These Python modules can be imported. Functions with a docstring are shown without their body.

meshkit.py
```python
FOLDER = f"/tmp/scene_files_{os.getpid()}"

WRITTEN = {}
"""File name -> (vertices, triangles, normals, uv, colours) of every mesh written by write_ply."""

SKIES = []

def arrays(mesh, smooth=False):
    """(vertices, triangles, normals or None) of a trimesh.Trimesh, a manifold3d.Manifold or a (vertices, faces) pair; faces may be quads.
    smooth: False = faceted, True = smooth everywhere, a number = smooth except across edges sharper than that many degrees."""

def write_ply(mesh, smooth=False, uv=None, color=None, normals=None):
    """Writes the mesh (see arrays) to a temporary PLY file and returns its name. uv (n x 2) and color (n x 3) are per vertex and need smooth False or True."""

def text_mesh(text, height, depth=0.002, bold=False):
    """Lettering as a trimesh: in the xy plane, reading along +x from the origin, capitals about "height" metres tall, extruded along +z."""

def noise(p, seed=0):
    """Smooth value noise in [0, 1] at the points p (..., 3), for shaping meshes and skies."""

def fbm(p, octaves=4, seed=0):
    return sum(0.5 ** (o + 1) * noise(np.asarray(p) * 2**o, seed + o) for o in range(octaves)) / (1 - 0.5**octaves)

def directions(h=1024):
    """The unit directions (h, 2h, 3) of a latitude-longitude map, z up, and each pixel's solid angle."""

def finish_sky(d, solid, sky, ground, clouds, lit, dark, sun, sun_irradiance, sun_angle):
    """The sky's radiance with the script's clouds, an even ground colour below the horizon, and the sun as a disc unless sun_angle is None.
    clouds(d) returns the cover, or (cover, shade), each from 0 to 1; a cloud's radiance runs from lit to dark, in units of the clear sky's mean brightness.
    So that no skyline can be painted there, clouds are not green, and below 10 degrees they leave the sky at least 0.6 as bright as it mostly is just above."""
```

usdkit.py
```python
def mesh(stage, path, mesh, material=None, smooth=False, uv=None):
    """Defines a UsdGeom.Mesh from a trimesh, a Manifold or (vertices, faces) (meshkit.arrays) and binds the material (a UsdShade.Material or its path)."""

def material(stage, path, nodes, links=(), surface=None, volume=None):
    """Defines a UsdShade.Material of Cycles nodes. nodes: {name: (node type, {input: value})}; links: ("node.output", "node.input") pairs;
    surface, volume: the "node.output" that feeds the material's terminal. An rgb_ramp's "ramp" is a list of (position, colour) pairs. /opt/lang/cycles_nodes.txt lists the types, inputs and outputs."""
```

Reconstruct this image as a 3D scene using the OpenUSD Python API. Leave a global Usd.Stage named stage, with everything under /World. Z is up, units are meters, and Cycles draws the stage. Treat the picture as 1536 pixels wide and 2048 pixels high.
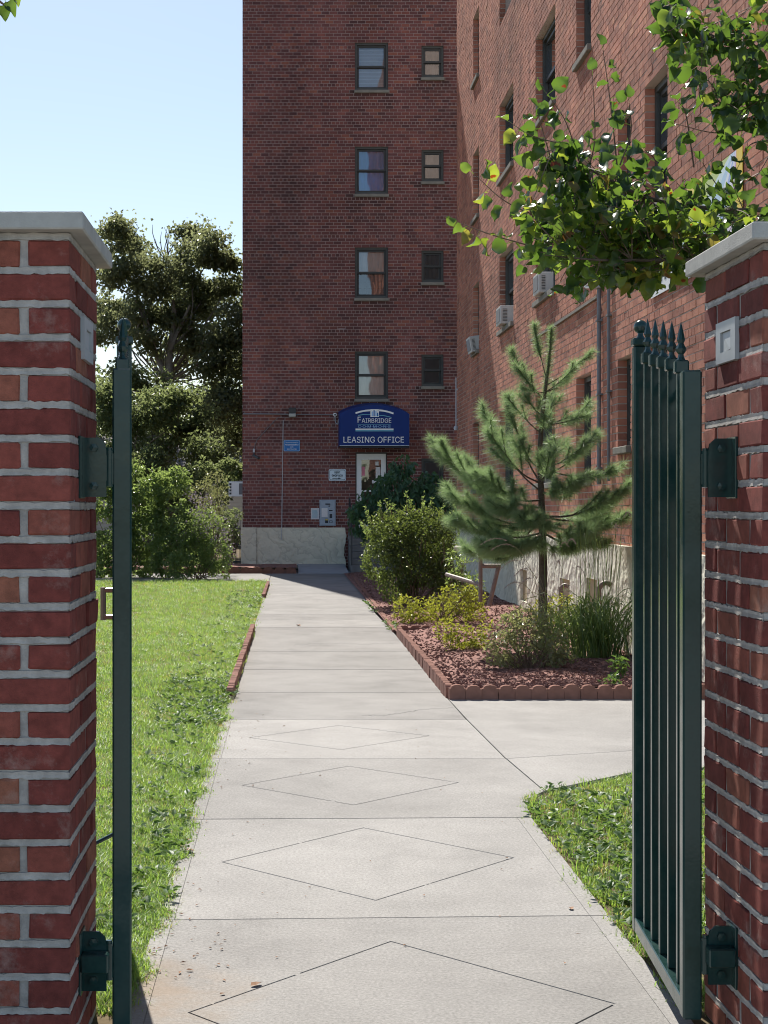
import math, random
import numpy as np, trimesh, usdkit, meshkit
import shapely.geometry as sg, shapely.affinity as sa
from shapely.ops import unary_union
from pxr import Usd, UsdGeom, UsdLux, UsdShade, Gf, Sdf, Vt

random.seed(7)
RNG = np.random.default_rng(11)
stage = Usd.Stage.CreateInMemory()
UsdGeom.SetStageUpAxis(stage, UsdGeom.Tokens.z)
UsdGeom.SetStageMetersPerUnit(stage, 1.0)
UsdGeom.Xform.Define(stage, '/World')
UsdGeom.Scope.Define(stage, '/World/Looks')

# ------------------------------------------------------------------ camera, sky, sun, exposure
F, CX, CY, EYE = 3100.0, 570.0, 1012.0, 1.5          # focal length and principal point in pixels of a 1536 x 2048 picture
cam = UsdGeom.Camera.Define(stage, '/World/camera')
cam.CreateHorizontalApertureAttr(24.0)
cam.CreateVerticalApertureAttr(32.0)
cam.CreateFocalLengthAttr(24.0 * F / 1536)
cam.CreateHorizontalApertureOffsetAttr(24.0 * (768 - CX) / 1536)
cam.CreateVerticalApertureOffsetAttr(-24.0 * (1024 - CY) / 1536)
cam.CreateClippingRangeAttr(Gf.Vec2f(0.1, 2000))
cam.AddTranslateOp().Set(Gf.Vec3d(0, 0, EYE))
cam.AddRotateXOp().Set(90)
EXPOSURE = 0.72
cam.CreateExposureAttr(EXPOSURE)

SUN = np.array([-0.185, 1.0, 0.0]); SUN /= np.linalg.norm(SUN)
ELEV = math.radians(49.0)
SUN = np.array([SUN[0] * math.cos(ELEV), SUN[1] * math.cos(ELEV), math.sin(ELEV)])
usdkit.material(stage, '/World/Looks/sky', {
    'sky': ('sky_texture', {'sky_type': 'single_scattering', 'sun_disc': False, 'sun_elevation': ELEV, 'sun_rotation': math.atan2(SUN[0], SUN[1]),
                            'altitude': 0.0, 'air_density': 1.0, 'aerosol_density': 0.70, 'ozone_density': 1.0}),
    'bg': ('background_shader', {'strength': 0.082})}, [('sky.color', 'bg.color')], surface='bg.background')
dome = UsdLux.DomeLight.Define(stage, '/World/sky')
UsdShade.MaterialBindingAPI.Apply(dome.GetPrim()).Bind(UsdShade.Material.Get(stage, '/World/Looks/sky'))
dome.GetPrim().SetCustomDataByKey('kind', 'structure')
sun = UsdLux.DistantLight.Define(stage, '/World/sun')
sun.CreateNormalizeAttr(True); sun.CreateIntensityAttr(1.22); sun.CreateAngleAttr(0.53); sun.CreateColorAttr(Gf.Vec3f(1.0, 0.95, 0.87))
_z = SUN; _x = np.cross([0, 0, 1.0], _z); _x /= np.linalg.norm(_x); _y = np.cross(_z, _x)
sun.AddTransformOp().Set(Gf.Matrix4d(*_x, 0, *_y, 0, *_z, 0, 0, 0, 20, 1))

# ------------------------------------------------------------------ helpers
USED = {}
def numbered(parent, name):
    k = (parent, name); n = USED.get(k, 0); USED[k] = n + 1
    return name if n == 0 else f'{name}_{n:03d}'
def pth(parent): return '/World' if parent is None else str(parent.GetPath())
def mark(prim, label=None, cat=None, group=None, kind=None):
    for k, v in (('label', label), ('category', cat), ('group', group), ('kind', kind)):
        if v: prim.SetCustomDataByKey(k, v)
    return prim
def thing(name, label=None, cat=None, group=None, kind=None, parent=None, loc=None, rotz=0.0):
    x = UsdGeom.Xform.Define(stage, pth(parent) + '/' + numbered(pth(parent), name))
    if loc is not None:
        x.AddTranslateOp().Set(Gf.Vec3d(*map(float, loc)))
        if rotz: x.AddRotateZOp().Set(float(rotz))
    return mark(x.GetPrim(), label, cat, group, kind)
def M(name): return UsdShade.Material.Get(stage, '/World/Looks/' + name)
def obj(name, m, mat, parent=None, smooth=False, **k):
    if isinstance(m, MB): m = m.tm()
    p = pth(parent) + '/' + numbered(pth(parent), name)
    g = usdkit.mesh(stage, p, m, M(mat), smooth)
    return mark(g.GetPrim(), **k)
def dup(src, loc, rotz=0.0, scale=None, **k):
    name = src.GetName()
    x = UsdGeom.Xform.Define(stage, '/World/' + numbered('/World', name))
    pr = x.GetPrim(); pr.GetReferences().AddInternalReference(src.GetPath()); pr.SetInstanceable(True)
    xf = UsdGeom.Xformable(pr); xf.ClearXformOpOrder()
    m = Gf.Matrix4d(1.0).SetRotate(Gf.Rotation(Gf.Vec3d(0, 0, 1), float(rotz)))
    m.SetTranslateOnly(Gf.Vec3d(*map(float, loc)))
    if scale: m = Gf.Matrix4d().SetScale(float(scale)) * m
    x.AddTransformOp(opSuffix='place').Set(m)
    return mark(pr, **k)
def P(px, py, Y):
    return np.array([(px - CX) * Y / F, Y, EYE - (py - CY) * Y / F])
def unit(v):
    v = np.asarray(v, float); return v / max(np.linalg.norm(v), 1e-12)
def nrm(a): return a / np.maximum(np.linalg.norm(a, axis=-1, keepdims=True), 1e-12)

BOXF = np.array([[0,2,1],[0,3,2],[4,5,6],[4,6,7],[0,1,5],[0,5,4],[1,2,6],[1,6,5],[2,3,7],[2,7,6],[3,0,4],[3,4,7]])
class MB:
    """collects triangles of one mesh"""
    def __init__(s): s.v, s.f, s.n = [], [], 0
    def add(s, v, f):
        v = np.asarray(v, float); f = np.asarray(f, int)
        s.v.append(v); s.f.append(f + s.n); s.n += len(v); return s
    def addm(s, m): return s.add(m.vertices, m.faces)
    def box(s, lo, hi):
        a, b = np.minimum(lo, hi), np.maximum(lo, hi)
        v = [[a[0],a[1],a[2]],[b[0],a[1],a[2]],[b[0],b[1],a[2]],[a[0],b[1],a[2]],[a[0],a[1],b[2]],[b[0],a[1],b[2]],[b[0],b[1],b[2]],[a[0],b[1],b[2]]]
        return s.add(v, BOXF)
    def cbox(s, lo, hi, c=0.004, ax=None, org=None, jit=0.0):
        """chamfered box, 44 triangles; ax: rows = axes"""
        m = chambox(lo, hi, c, jit)
        v = m[0] if ax is None else m[0] @ np.asarray(ax) + (0 if org is None else np.asarray(org))
        return s.add(v, m[1])
    def tube(s, pts, r, n=6, cap=True):
        v, f = tube(pts, r, n, cap); return s.add(v, f)
    def quad(s, a, b, c, d): return s.add([a, b, c, d], [[0,1,2],[0,2,3]])
    def tm(s):
        if not s.v: return trimesh.Trimesh()
        return trimesh.Trimesh(np.vstack(s.v), np.vstack(s.f), process=False)
_CH = {}
def chambox(lo, hi, c, jit=0.0):
    lo, hi = np.minimum(lo, hi).astype(float), np.maximum(lo, hi).astype(float)
    ce, h = (lo + hi) / 2, (hi - lo) / 2
    c = min(c, h.min() * 0.9)
    pts = []
    for sx in (-1, 1):
        for sy in (-1, 1):
            for sz in (-1, 1):
                s_ = np.array([sx, sy, sz])
                for k in range(3):
                    q = s_ * (h - c); q[k] = s_[k] * h[k]; pts.append(q)
    pts = np.array(pts)
    if 'f' not in _CH:
        ref = []
        for sx in (-1, 1):
            for sy in (-1, 1):
                for sz in (-1, 1):
                    for k in range(3):
                        q = np.array([sx, sy, sz]) * 0.8; q[k] = [sx, sy, sz][k]; ref.append(q)
        hull = trimesh.convex.convex_hull(np.array(ref))
        d = np.linalg.norm(hull.vertices[:, None] - np.array(ref)[None], axis=2).argmin(1)
        _CH['f'] = d[hull.faces]
    v = pts + ce
    if jit: v = v + RNG.normal(0, jit, v.shape)
    return v, _CH['f']
def frames(pts):
    pts = np.asarray(pts, float)
    t = np.gradient(pts, axis=0); t = nrm(t)
    ref = np.array([0, 0, 1.0]) if abs(t[0][2]) < 0.9 else np.array([1.0, 0, 0])
    u = unit(np.cross(t[0], ref)); U = []
    for i in range(len(t)):
        u = unit(u - t[i] * (u @ t[i])); U.append(u)
    U = np.array(U); return t, U, np.cross(t, U)
def tube(pts, r, n=6, cap=True):
    pts = np.asarray(pts, float); r = np.broadcast_to(np.asarray(r, float), (len(pts),))
    t, U, V = frames(pts)
    a = np.arange(n) * 2 * np.pi / n
    ring = pts[:, None] + r[:, None, None] * (np.cos(a)[None, :, None] * U[:, None] + np.sin(a)[None, :, None] * V[:, None])
    v = ring.reshape(-1, 3); f = []
    for i in range(len(pts) - 1):
        for j in range(n):
            a0, a1 = i * n + j, i * n + (j + 1) % n
            f += [[a0, a1, a1 + n], [a0, a1 + n, a0 + n]]
    if cap:
        k = len(v); v = np.vstack([v, pts[:1], pts[-1:]]); e = (len(pts) - 1) * n
        for j in range(n): f += [[k, (j + 1) % n, j], [k + 1, e + j, e + (j + 1) % n]]
    return v, np.array(f)
def bez(pts, n=10):
    """smooth curve through points (Catmull-Rom)"""
    pts = np.asarray(pts, float)
    if len(pts) == 2: return pts[0] + np.linspace(0, 1, n)[:, None] * (pts[1] - pts[0])
    q = np.vstack([2 * pts[0] - pts[1], pts, 2 * pts[-1] - pts[-2]]); out = []
    m = max(2, n // (len(pts) - 1))
    for i in range(len(pts) - 1):
        p0, p1, p2, p3 = q[i:i + 4]
        for t in np.linspace(0, 1, m, endpoint=False):
            out.append(0.5 * (2 * p1 + (p2 - p0) * t + (2 * p0 - 5 * p1 + 4 * p2 - p3) * t * t + (3 * p1 - p0 - 3 * p2 + p3) * t ** 3))
    out.append(pts[-1]); return np.array(out)
def extrude(poly, depth, O=(0, 0, 0), U=(1, 0, 0), V=(0, 1, 0), N=(0, 0, 1)):
    """shapely polygon in (u, v), extruded along N"""
    mb = MB(); O, U, V, N = (np.asarray(x, float) for x in (O, U, V, N))
    for g in getattr(poly, 'geoms', [poly]):
        if g.is_empty or g.area < 1e-9 or g.geom_type != 'Polygon': continue
        m = trimesh.creation.extrude_polygon(g, depth, engine='earcut')
        v = m.vertices; f = m.faces
        if np.dot(np.cross(U, V), N) < 0: f = f[:, ::-1]
        mb.add(O + v[:, :1] * U + v[:, 1:2] * V + v[:, 2:3] * N, f)
    return mb
def revolve(profile, n=12, org=(0, 0, 0)):
    """profile: (radius, z)"""
    pr = np.asarray(profile, float); a = np.arange(n) * 2 * np.pi / n
    v = np.stack([pr[:, None, 0] * np.cos(a), pr[:, None, 0] * np.sin(a), np.repeat(pr[:, 1:2], n, 1)], -1).reshape(-1, 3) + np.asarray(org)
    f = []
    for i in range(len(pr) - 1):
        for j in range(n):
            a0, a1 = i * n + j, i * n + (j + 1) % n
            f += [[a0, a1, a1 + n], [a0, a1 + n, a0 + n]]
    return v, np.array(f)
def text(txt, height, O, U, V, N, depth=0.003, bold=False, center=True, width=None):
    m = meshkit.text_mesh(txt, height, depth, bold)
    v = m.vertices.copy(); x0, x1 = v[:, 0].min(), v[:, 0].max()
    if width: v[:, 0] = (v[:, 0] - x0) * width / (x1 - x0); x0, x1 = 0, width
    if center: v[:, 0] -= (x0 + x1) / 2
    O, U, V, N = (np.asarray(x, float) for x in (O, U, V, N))
    f = m.faces
    if np.dot(np.cross(U, V), N) < 0: f = f[:, ::-1]
    return trimesh.Trimesh(O + v[:, :1] * U + v[:, 1:2] * V + v[:, 2:3] * N, f, process=False)

# ------------------------------------------------------------------ materials
def mat(name, nodes, links, surface='p.BSDF'):
    return usdkit.material(stage, '/World/Looks/' + name, nodes, links, surface=surface)
def simple(name, color, rough=0.6, var=0.0, scale=6.0, bump=0.0, bscale=60.0, metallic=0.0, spec=0.5, island=0.0):
    c = np.array(color, float)
    nodes = {'p': ('principled_bsdf', {'roughness': rough, 'metallic': metallic, 'specular_ior_level': spec, 'base_color': tuple(c)})}
    links = []
    if var or bump: nodes['g'] = ('geometry', {})
    last = None
    if var:
        nodes['n'] = ('noise_texture', {'scale': scale, 'detail': 5.0, 'roughness': 0.65})
        nodes['r'] = ('rgb_ramp', {'ramp': [(0.25, tuple(c * (1 - var))), (0.5, tuple(c)), (0.75, tuple(np.minimum(c * (1 + var), 0.95)))]})
        links += [('g.position', 'n.vector'), ('n.fac', 'r.fac')]; last = 'r.color'
    if island:
        nodes.setdefault('g', ('geometry', {}))
        nodes['ir'] = ('map_range', {'from_min': 0.0, 'from_max': 1.0, 'to_min': 1 - island, 'to_max': 1 + island})
        nodes['hs'] = ('hsv', {'color': tuple(c)})
        links += [('g.random_per_island', 'ir.value'), ('ir.result', 'hs.value')]
        if last: links.append((last, 'hs.color'))
        last = 'hs.color'
    if last: links.append((last, 'p.base_color'))
    if bump:
        nodes['bn'] = ('noise_texture', {'scale': bscale, 'detail': 6.0, 'roughness': 0.6})
        nodes['b'] = ('bump', {'strength': bump, 'distance': 0.01})
        links += [('g.position', 'bn.vector'), ('bn.fac', 'b.height'), ('b.normal', 'p.normal')]
    return mat(name, nodes, links)
def foliage(name, dark, mid, light, trans, tfac=0.42, rough=0.42, spec=0.5, per='island'):
    src = 'g.random_per_island' if per == 'island' else 'oi.random'
    t = np.array(trans, float)
    nodes = {'g': ('geometry', {}), 'oi': ('object_info', {}),
             'r': ('rgb_ramp', {'ramp': [(0.0, dark), (0.45, mid), (0.85, light), (1.0, tuple(np.minimum(np.array(light) * 1.25, 0.9)))]}),
             'rt': ('rgb_ramp', {'ramp': [(0.0, tuple(t * 0.65)), (0.5, tuple(t)), (1.0, tuple(np.minimum(t * np.array([1.35, 1.12, 0.9]), 0.9)))]}),
             'p': ('principled_bsdf', {'roughness': rough, 'specular_ior_level': spec}), 't': ('translucent_bsdf', {}),
             'mx': ('mix_closure', {'fac': tfac})}
    return mat(name, nodes, [(src, 'r.fac'), ('r.color', 'p.base_color'), (src, 'rt.fac'), ('rt.color', 't.color'), ('p.BSDF', 'mx.closure1'), ('t.BSDF', 'mx.closure2')], 'mx.closure')

def brick_mat(name, ramp, per, light_stain=0.0, bump=0.4, bscale=120.0, mott=0.22, soot=False, mscale=9.0):
    nodes = {'g': ('geometry', {}), 'oi': ('object_info', {}), 'r': ('rgb_ramp', {'ramp': ramp}),
             'n': ('noise_texture', {'scale': mscale, 'detail': 6.0, 'roughness': 0.7}),
             'mr': ('map_range', {'from_min': 0.3, 'from_max': 0.7, 'to_min': 1 - mott, 'to_max': 1 + mott}),
             'h': ('hsv', {}), 'p': ('principled_bsdf', {'roughness': 0.85, 'specular_ior_level': 0.25}),
             'bn': ('noise_texture', {'scale': bscale, 'detail': 8.0, 'roughness': 0.7}), 'b': ('bump', {'strength': bump, 'distance': 0.006})}
    nodes['tn'] = ('attribute', {'attribute': 'tone'})
    links = [('tn.fac' if soot else 'oi.random', 'r.fac'), ('g.position', 'n.vector'), ('n.fac', 'mr.value'), ('mr.result', 'h.value'),
             ('r.color', 'h.color'), ('g.position', 'bn.vector'), ('bn.fac', 'b.height'), ('b.normal', 'p.normal')]
    nodes.update({'wn': ('noise_texture', {'scale': 0.45, 'detail': 7.0, 'roughness': 0.72}), 'wm': ('map_range', {'from_min': 0.32, 'from_max': 0.66, 'to_min': 0.80, 'to_max': 1.16}), 'h3': ('hsv', {})})
    links += [('g.position', 'wn.vector'), ('wn.fac', 'wm.value'), ('wm.result', 'h3.value'), ('h.color', 'h3.color')]
    last = 'h3.color'
    if soot:
        nodes.update({'mp': ('mapping', {'scale': (1.7, 1.7, 0.16)}), 'vn': ('noise_texture', {'scale': 1.0, 'detail': 5.0, 'roughness': 0.65}), 'vmr': ('map_range', {'from_min': 0.35, 'from_max': 0.62, 'to_min': 0.84, 'to_max': 1.08, 'clamp': True}), 'h4': ('hsv', {})})
        links += [('g.position', 'mp.vector'), ('mp.vector', 'vn.vector'), ('vn.fac', 'vmr.value'), ('vmr.result', 'h4.value'), ('h3.color', 'h4.color')]; last = 'h4.color'
    if light_stain:
        nodes['sn'] = ('noise_texture', {'scale': 5.0, 'detail': 9.0, 'roughness': 0.75})
        nodes['sr'] = ('rgb_ramp', {'ramp': [(0.56, (0, 0, 0)), (0.74, (light_stain,) * 3)]})
        nodes['sm'] = ('mix_color', {'b': (0.42, 0.33, 0.29)})
        links += [('g.position', 'sn.vector'), ('sn.fac', 'sr.fac'), ('sr.color', 'sm.fac'), (last, 'sm.a')]; last = 'sm.result'
    if soot:
        nodes['at'] = ('attribute', {'attribute': 'soot'})
        nodes['so'] = ('mix_color', {'b': (0.022, 0.018, 0.018)})
        links += [('at.fac', 'so.fac'), (last, 'so.a')]; last = 'so.result'
    links.append((last, 'p.base_color'))
    return mat(name, nodes, links)

brick_mat('pillar_brick', [(0.0, (0.145, 0.036, 0.030)), (0.35, (0.185, 0.046, 0.038)), (0.75, (0.22, 0.060, 0.046)), (0.95, (0.255, 0.084, 0.058)), (1.0, (0.28, 0.11, 0.07))], 'object', 0.55, 0.85, 230.0, 0.32, mscale=22.0)
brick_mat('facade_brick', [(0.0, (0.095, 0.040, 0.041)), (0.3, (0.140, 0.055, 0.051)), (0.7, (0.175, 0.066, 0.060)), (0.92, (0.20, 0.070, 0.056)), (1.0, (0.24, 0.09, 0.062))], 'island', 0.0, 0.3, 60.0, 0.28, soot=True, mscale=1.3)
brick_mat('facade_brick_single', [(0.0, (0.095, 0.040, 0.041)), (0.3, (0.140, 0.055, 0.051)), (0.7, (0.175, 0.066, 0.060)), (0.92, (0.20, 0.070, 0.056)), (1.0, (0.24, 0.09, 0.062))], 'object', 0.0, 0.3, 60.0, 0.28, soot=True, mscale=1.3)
_wr = [(0.0, (0.285, 0.120, 0.086)), (0.3, (0.39, 0.160, 0.110)), (0.7, (0.445, 0.187, 0.128)), (0.92, (0.465, 0.20, 0.130)), (1.0, (0.525, 0.25, 0.16))]
brick_mat('wing_brick', _wr, 'island', 0.25, 0.5, 60.0, 0.22, soot=True, mscale=1.5)
brick_mat('wing_brick_single', _wr, 'object', 0.25, 0.5, 60.0, 0.22, soot=True, mscale=1.5)
simple('pillar_mortar', (0.36, 0.345, 0.325), 0.95, 0.32, 22.0, 0.45, 260.0, spec=0.2)
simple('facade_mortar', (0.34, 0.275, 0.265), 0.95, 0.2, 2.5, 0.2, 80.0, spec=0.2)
simple('wing_mortar', (0.46, 0.39, 0.35), 0.95, 0.2, 2.5, 0.3, 80.0, spec=0.2)
simple('cap_stone', (0.36, 0.36, 0.34), 0.85, 0.2, 11.0, 0.35, 220.0, spec=0.3)
simple('sill_stone', (0.20, 0.19, 0.165), 0.85, 0.25, 5.0, 0.3, 70.0, spec=0.3)
simple('steel_plate', (0.30, 0.30, 0.28), 0.5, 0.2, 12.0)
simple('light_metal', (0.36, 0.38, 0.39), 0.45, 0.08, 20.0)
simple('dark_metal', (0.035, 0.036, 0.038), 0.5, 0.2, 20.0)
simple('lamp_glass', (0.33, 0.34, 0.32), 0.25)
simple('brown_pipe', (0.16, 0.105, 0.085), 0.55, 0.35, 14.0, 0.3, 90.0)
simple('grey_pipe', (0.17, 0.17, 0.18), 0.6, 0.2, 10.0)
simple('pale_pipe', (0.42, 0.43, 0.46), 0.55, 0.15, 10.0)
simple('window_frame', (0.030, 0.033, 0.034), 0.45, 0.2, 10.0)
simple('window_casing', (0.050, 0.055, 0.053), 0.55, 0.25, 8.0)
simple('white_paint', (0.74, 0.75, 0.76), 0.45, 0.05, 5.0)
simple('ac_case', (0.46, 0.46, 0.44), 0.5, 0.1, 8.0)
simple('interior', (0.05, 0.047, 0.045), 0.9)
simple('blind_white', (0.82, 0.84, 0.88), 0.7, 0.05, 3.0)
simple('curtain_blue', (0.20, 0.48, 0.85), 0.8, 0.15, 3.0)
simple('curtain_white', (0.80, 0.77, 0.76), 0.8, 0.1, 3.0)
simple('curtain_brown', (0.30, 0.19, 0.15), 0.8, 0.2, 6.0)
simple('curtain_grey', (0.11, 0.12, 0.14), 0.8, 0.2, 6.0)
simple('awning_blue', (0.004, 0.026, 0.155), 0.6, 0.12, 4.0, spec=0.3)
simple('awning_edge', (0.50, 0.54, 0.60), 0.6)
simple('letter_white', (0.80, 0.81, 0.82), 0.6)
simple('letter_teal', (0.16, 0.42, 0.55), 0.6)
simple('letter_black', (0.02, 0.025, 0.035), 0.6)
simple('letter_pale_blue', (0.30, 0.52, 0.80), 0.6)
simple('sign_blue', (0.012, 0.14, 0.42), 0.5, 0.1, 10.0)
simple('sign_white', (0.60, 0.70, 0.78), 0.5, 0.06, 10.0)
simple('sign_yellow', (0.55, 0.44, 0.10), 0.5)
simple('drop_box', (0.30, 0.35, 0.42), 0.5, 0.12, 12.0)
simple('paper', (0.62, 0.61, 0.62), 0.8, 0.15, 60.0)
simple('pink_paper', (0.60, 0.20, 0.27), 0.8)
simple('awning_soot', (0.02, 0.022, 0.03), 0.8)
simple('roof_tar', (0.06, 0.06, 0.06), 0.9)
simple('old_step', (0.15, 0.145, 0.145), 0.9, 0.3, 4.0, 0.3, 60.0)
simple('edging', (0.25, 0.125, 0.095), 0.9, 0.22, 12.0, 0.4, 120.0, spec=0.2, island=0.08)
simple('mulch', (0.25, 0.135, 0.113), 0.95, 0.45, 24.0, 0.8, 60.0, spec=0.2)
simple('mulch_chip', (0.40, 0.215, 0.18), 0.9, 0.2, 9.0, spec=0.2, island=0.55)
simple('soil', (0.13, 0.10, 0.06), 0.95, 0.35, 6.0, 0.6, 50.0, spec=0.1)
simple('street', (0.30, 0.29, 0.27), 0.95, 0.15, 2.0, spec=0.2)
simple('bark', (0.10, 0.075, 0.058), 0.9, 0.4, 30.0, 0.8, 60.0, spec=0.2)
simple('bark_grey', (0.15, 0.13, 0.11), 0.9, 0.35, 12.0, 0.8, 40.0, spec=0.2)
simple('twig', (0.12, 0.075, 0.05), 0.8, 0.3, 30.0)
simple('dry_leaf', (0.26, 0.14, 0.075), 0.8, 0.35, 40.0)
simple('siding', (0.36, 0.32, 0.27), 0.8, 0.1, 2.0)
simple('house_roof', (0.11, 0.10, 0.10), 0.9, 0.2, 3.0)
simple('plume', (0.62, 0.43, 0.36), 0.8, island=0.25)
simple('stalk', (0.40, 0.33, 0.16), 0.7, island=0.2)
simple('joint_dirt', (0.070, 0.060, 0.048), 0.95, 0.4, 30.0)
simple('tan_board', (0.42, 0.34, 0.20), 0.85, 0.2, 5.0)

# green gate paint: slightly uneven gloss and dust
mat('gate_paint', {'g': ('geometry', {}), 'n': ('noise_texture', {'scale': 7.0, 'detail': 6.0, 'roughness': 0.7}),
    'r': ('rgb_ramp', {'ramp': [(0.3, (0.007, 0.027, 0.025)), (0.6, (0.010, 0.035, 0.031)), (0.76, (0.018, 0.042, 0.038)), (0.88, (0.045, 0.056, 0.052))]}),
    'rr': ('map_range', {'from_min': 0.3, 'from_max': 0.7, 'to_min': 0.10, 'to_max': 0.30}),
    'bn': ('noise_texture', {'scale': 90.0, 'detail': 3.0}), 'b': ('bump', {'strength': 0.06, 'distance': 0.003}),
    'p': ('principled_bsdf', {'specular_ior_level': 0.5})},
    [('g.position', 'n.vector'), ('n.fac', 'r.fac'), ('r.color', 'p.base_color'), ('n.fac', 'rr.value'), ('rr.result', 'p.roughness'), ('g.position', 'bn.vector'), ('bn.fac', 'b.height'), ('b.normal', 'p.normal')])
simple('handle_bronze', (0.16, 0.12, 0.10), 0.35, 0.2, 20.0, metallic=0.7)

# concrete: aggregate speckle, broad stains, sandy dirt washed up near the gate foot
def concrete(name, c, dark, speck, bump, sand):
    c = np.array(c)
    nodes = {'g': ('geometry', {}), 'n': ('noise_texture', {'scale': 1.6, 'detail': 8.0, 'roughness': 0.68}),
        'r': ('rgb_ramp', {'ramp': [(0.3, tuple(c * dark)), (0.5, tuple(c)), (0.72, tuple(c * 1.09))]}),
        'n2': ('noise_texture', {'scale': 85.0, 'detail': 6.0, 'roughness': 0.85}), 'n3': ('noise_texture', {'scale': 0.7, 'detail': 9.0, 'roughness': 0.75, 'distortion': 0.6}), 'm3': ('map_range', {'from_min': 0.35, 'from_max': 0.62, 'to_min': 0.86, 'to_max': 1.06, 'clamp': True}), 'h5': ('hsv', {}),
        'mr': ('map_range', {'from_min': 0.3, 'from_max': 0.7, 'to_min': 1 - speck, 'to_max': 1 + speck}), 'h': ('hsv', {}),
        'oi': ('object_info', {}), 'om': ('map_range', {'from_min': 0.0, 'from_max': 1.0, 'to_min': 0.92, 'to_max': 1.06}), 'h2': ('hsv', {}),
        'v': ('voronoi_texture', {'scale': 26.0}), 'vr': ('rgb_ramp', {'ramp': [(0.05, (0.35,) * 3), (0.085, (1, 1, 1))]}), 'vm': ('mix_color', {'blend_type': 'multiply', 'fac': 0.5}),
        'b': ('bump', {'strength': bump, 'distance': 0.006}), 'p': ('principled_bsdf', {'roughness': 0.92, 'specular_ior_level': 0.22})}
    links = [('g.position', 'n.vector'), ('n.fac', 'r.fac'), ('g.position', 'n2.vector'), ('n2.fac', 'mr.value'), ('mr.result', 'h.value'), ('r.color', 'h.color'),
        ('oi.random', 'om.value'), ('om.result', 'h2.value'), ('h.color', 'h5.color'), ('g.position', 'n3.vector'), ('n3.fac', 'm3.value'), ('m3.result', 'h5.value'), ('h5.color', 'h2.color'), ('g.position', 'v.vector'), ('v.distance', 'vr.fac'), ('h2.color', 'vm.a'), ('vr.color', 'vm.b'),
        ('n2.fac', 'b.height'), ('b.normal', 'p.normal')]
    last = 'vm.result'
    if sand:
        nodes.update({'d': ('vector_math', {'math_type': 'distance', 'vector2': (-0.50, 4.75, 0.0)}), 'dm': ('map_range', {'from_min': 0.0, 'from_max': 0.75, 'to_min': 1.0, 'to_max': 0.0, 'clamp': True}),
            'dn': ('noise_texture', {'scale': 6.0, 'detail': 8.0, 'roughness': 0.7}), 'da': ('math', {'math_type': 'multiply'}), 'dr': ('rgb_ramp', {'ramp': [(0.20, (0, 0, 0)), (0.45, (0.55,) * 3)]}), 'ds': ('mix_color', {'b': (0.30, 0.22, 0.15)})})
        links += [('g.position', 'd.vector1'), ('d.value', 'dm.value'), ('g.position', 'dn.vector'), ('dm.result', 'da.value1'), ('dn.fac', 'da.value2'), ('da.value', 'dr.fac'), ('dr.color', 'ds.fac'), (last, 'ds.a')]
        last = 'ds.result'
    links.append((last, 'p.base_color'))
    return mat(name, nodes, links)
concrete('concrete', (0.318, 0.305, 0.287), 0.86, 0.42, 0.6, True)
concrete('old_concrete', (0.275, 0.264, 0.249), 0.78, 0.60, 0.9, False)
concrete('ramp_concrete', (0.36, 0.37, 0.38), 0.85, 0.1, 0.3, False)

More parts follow.
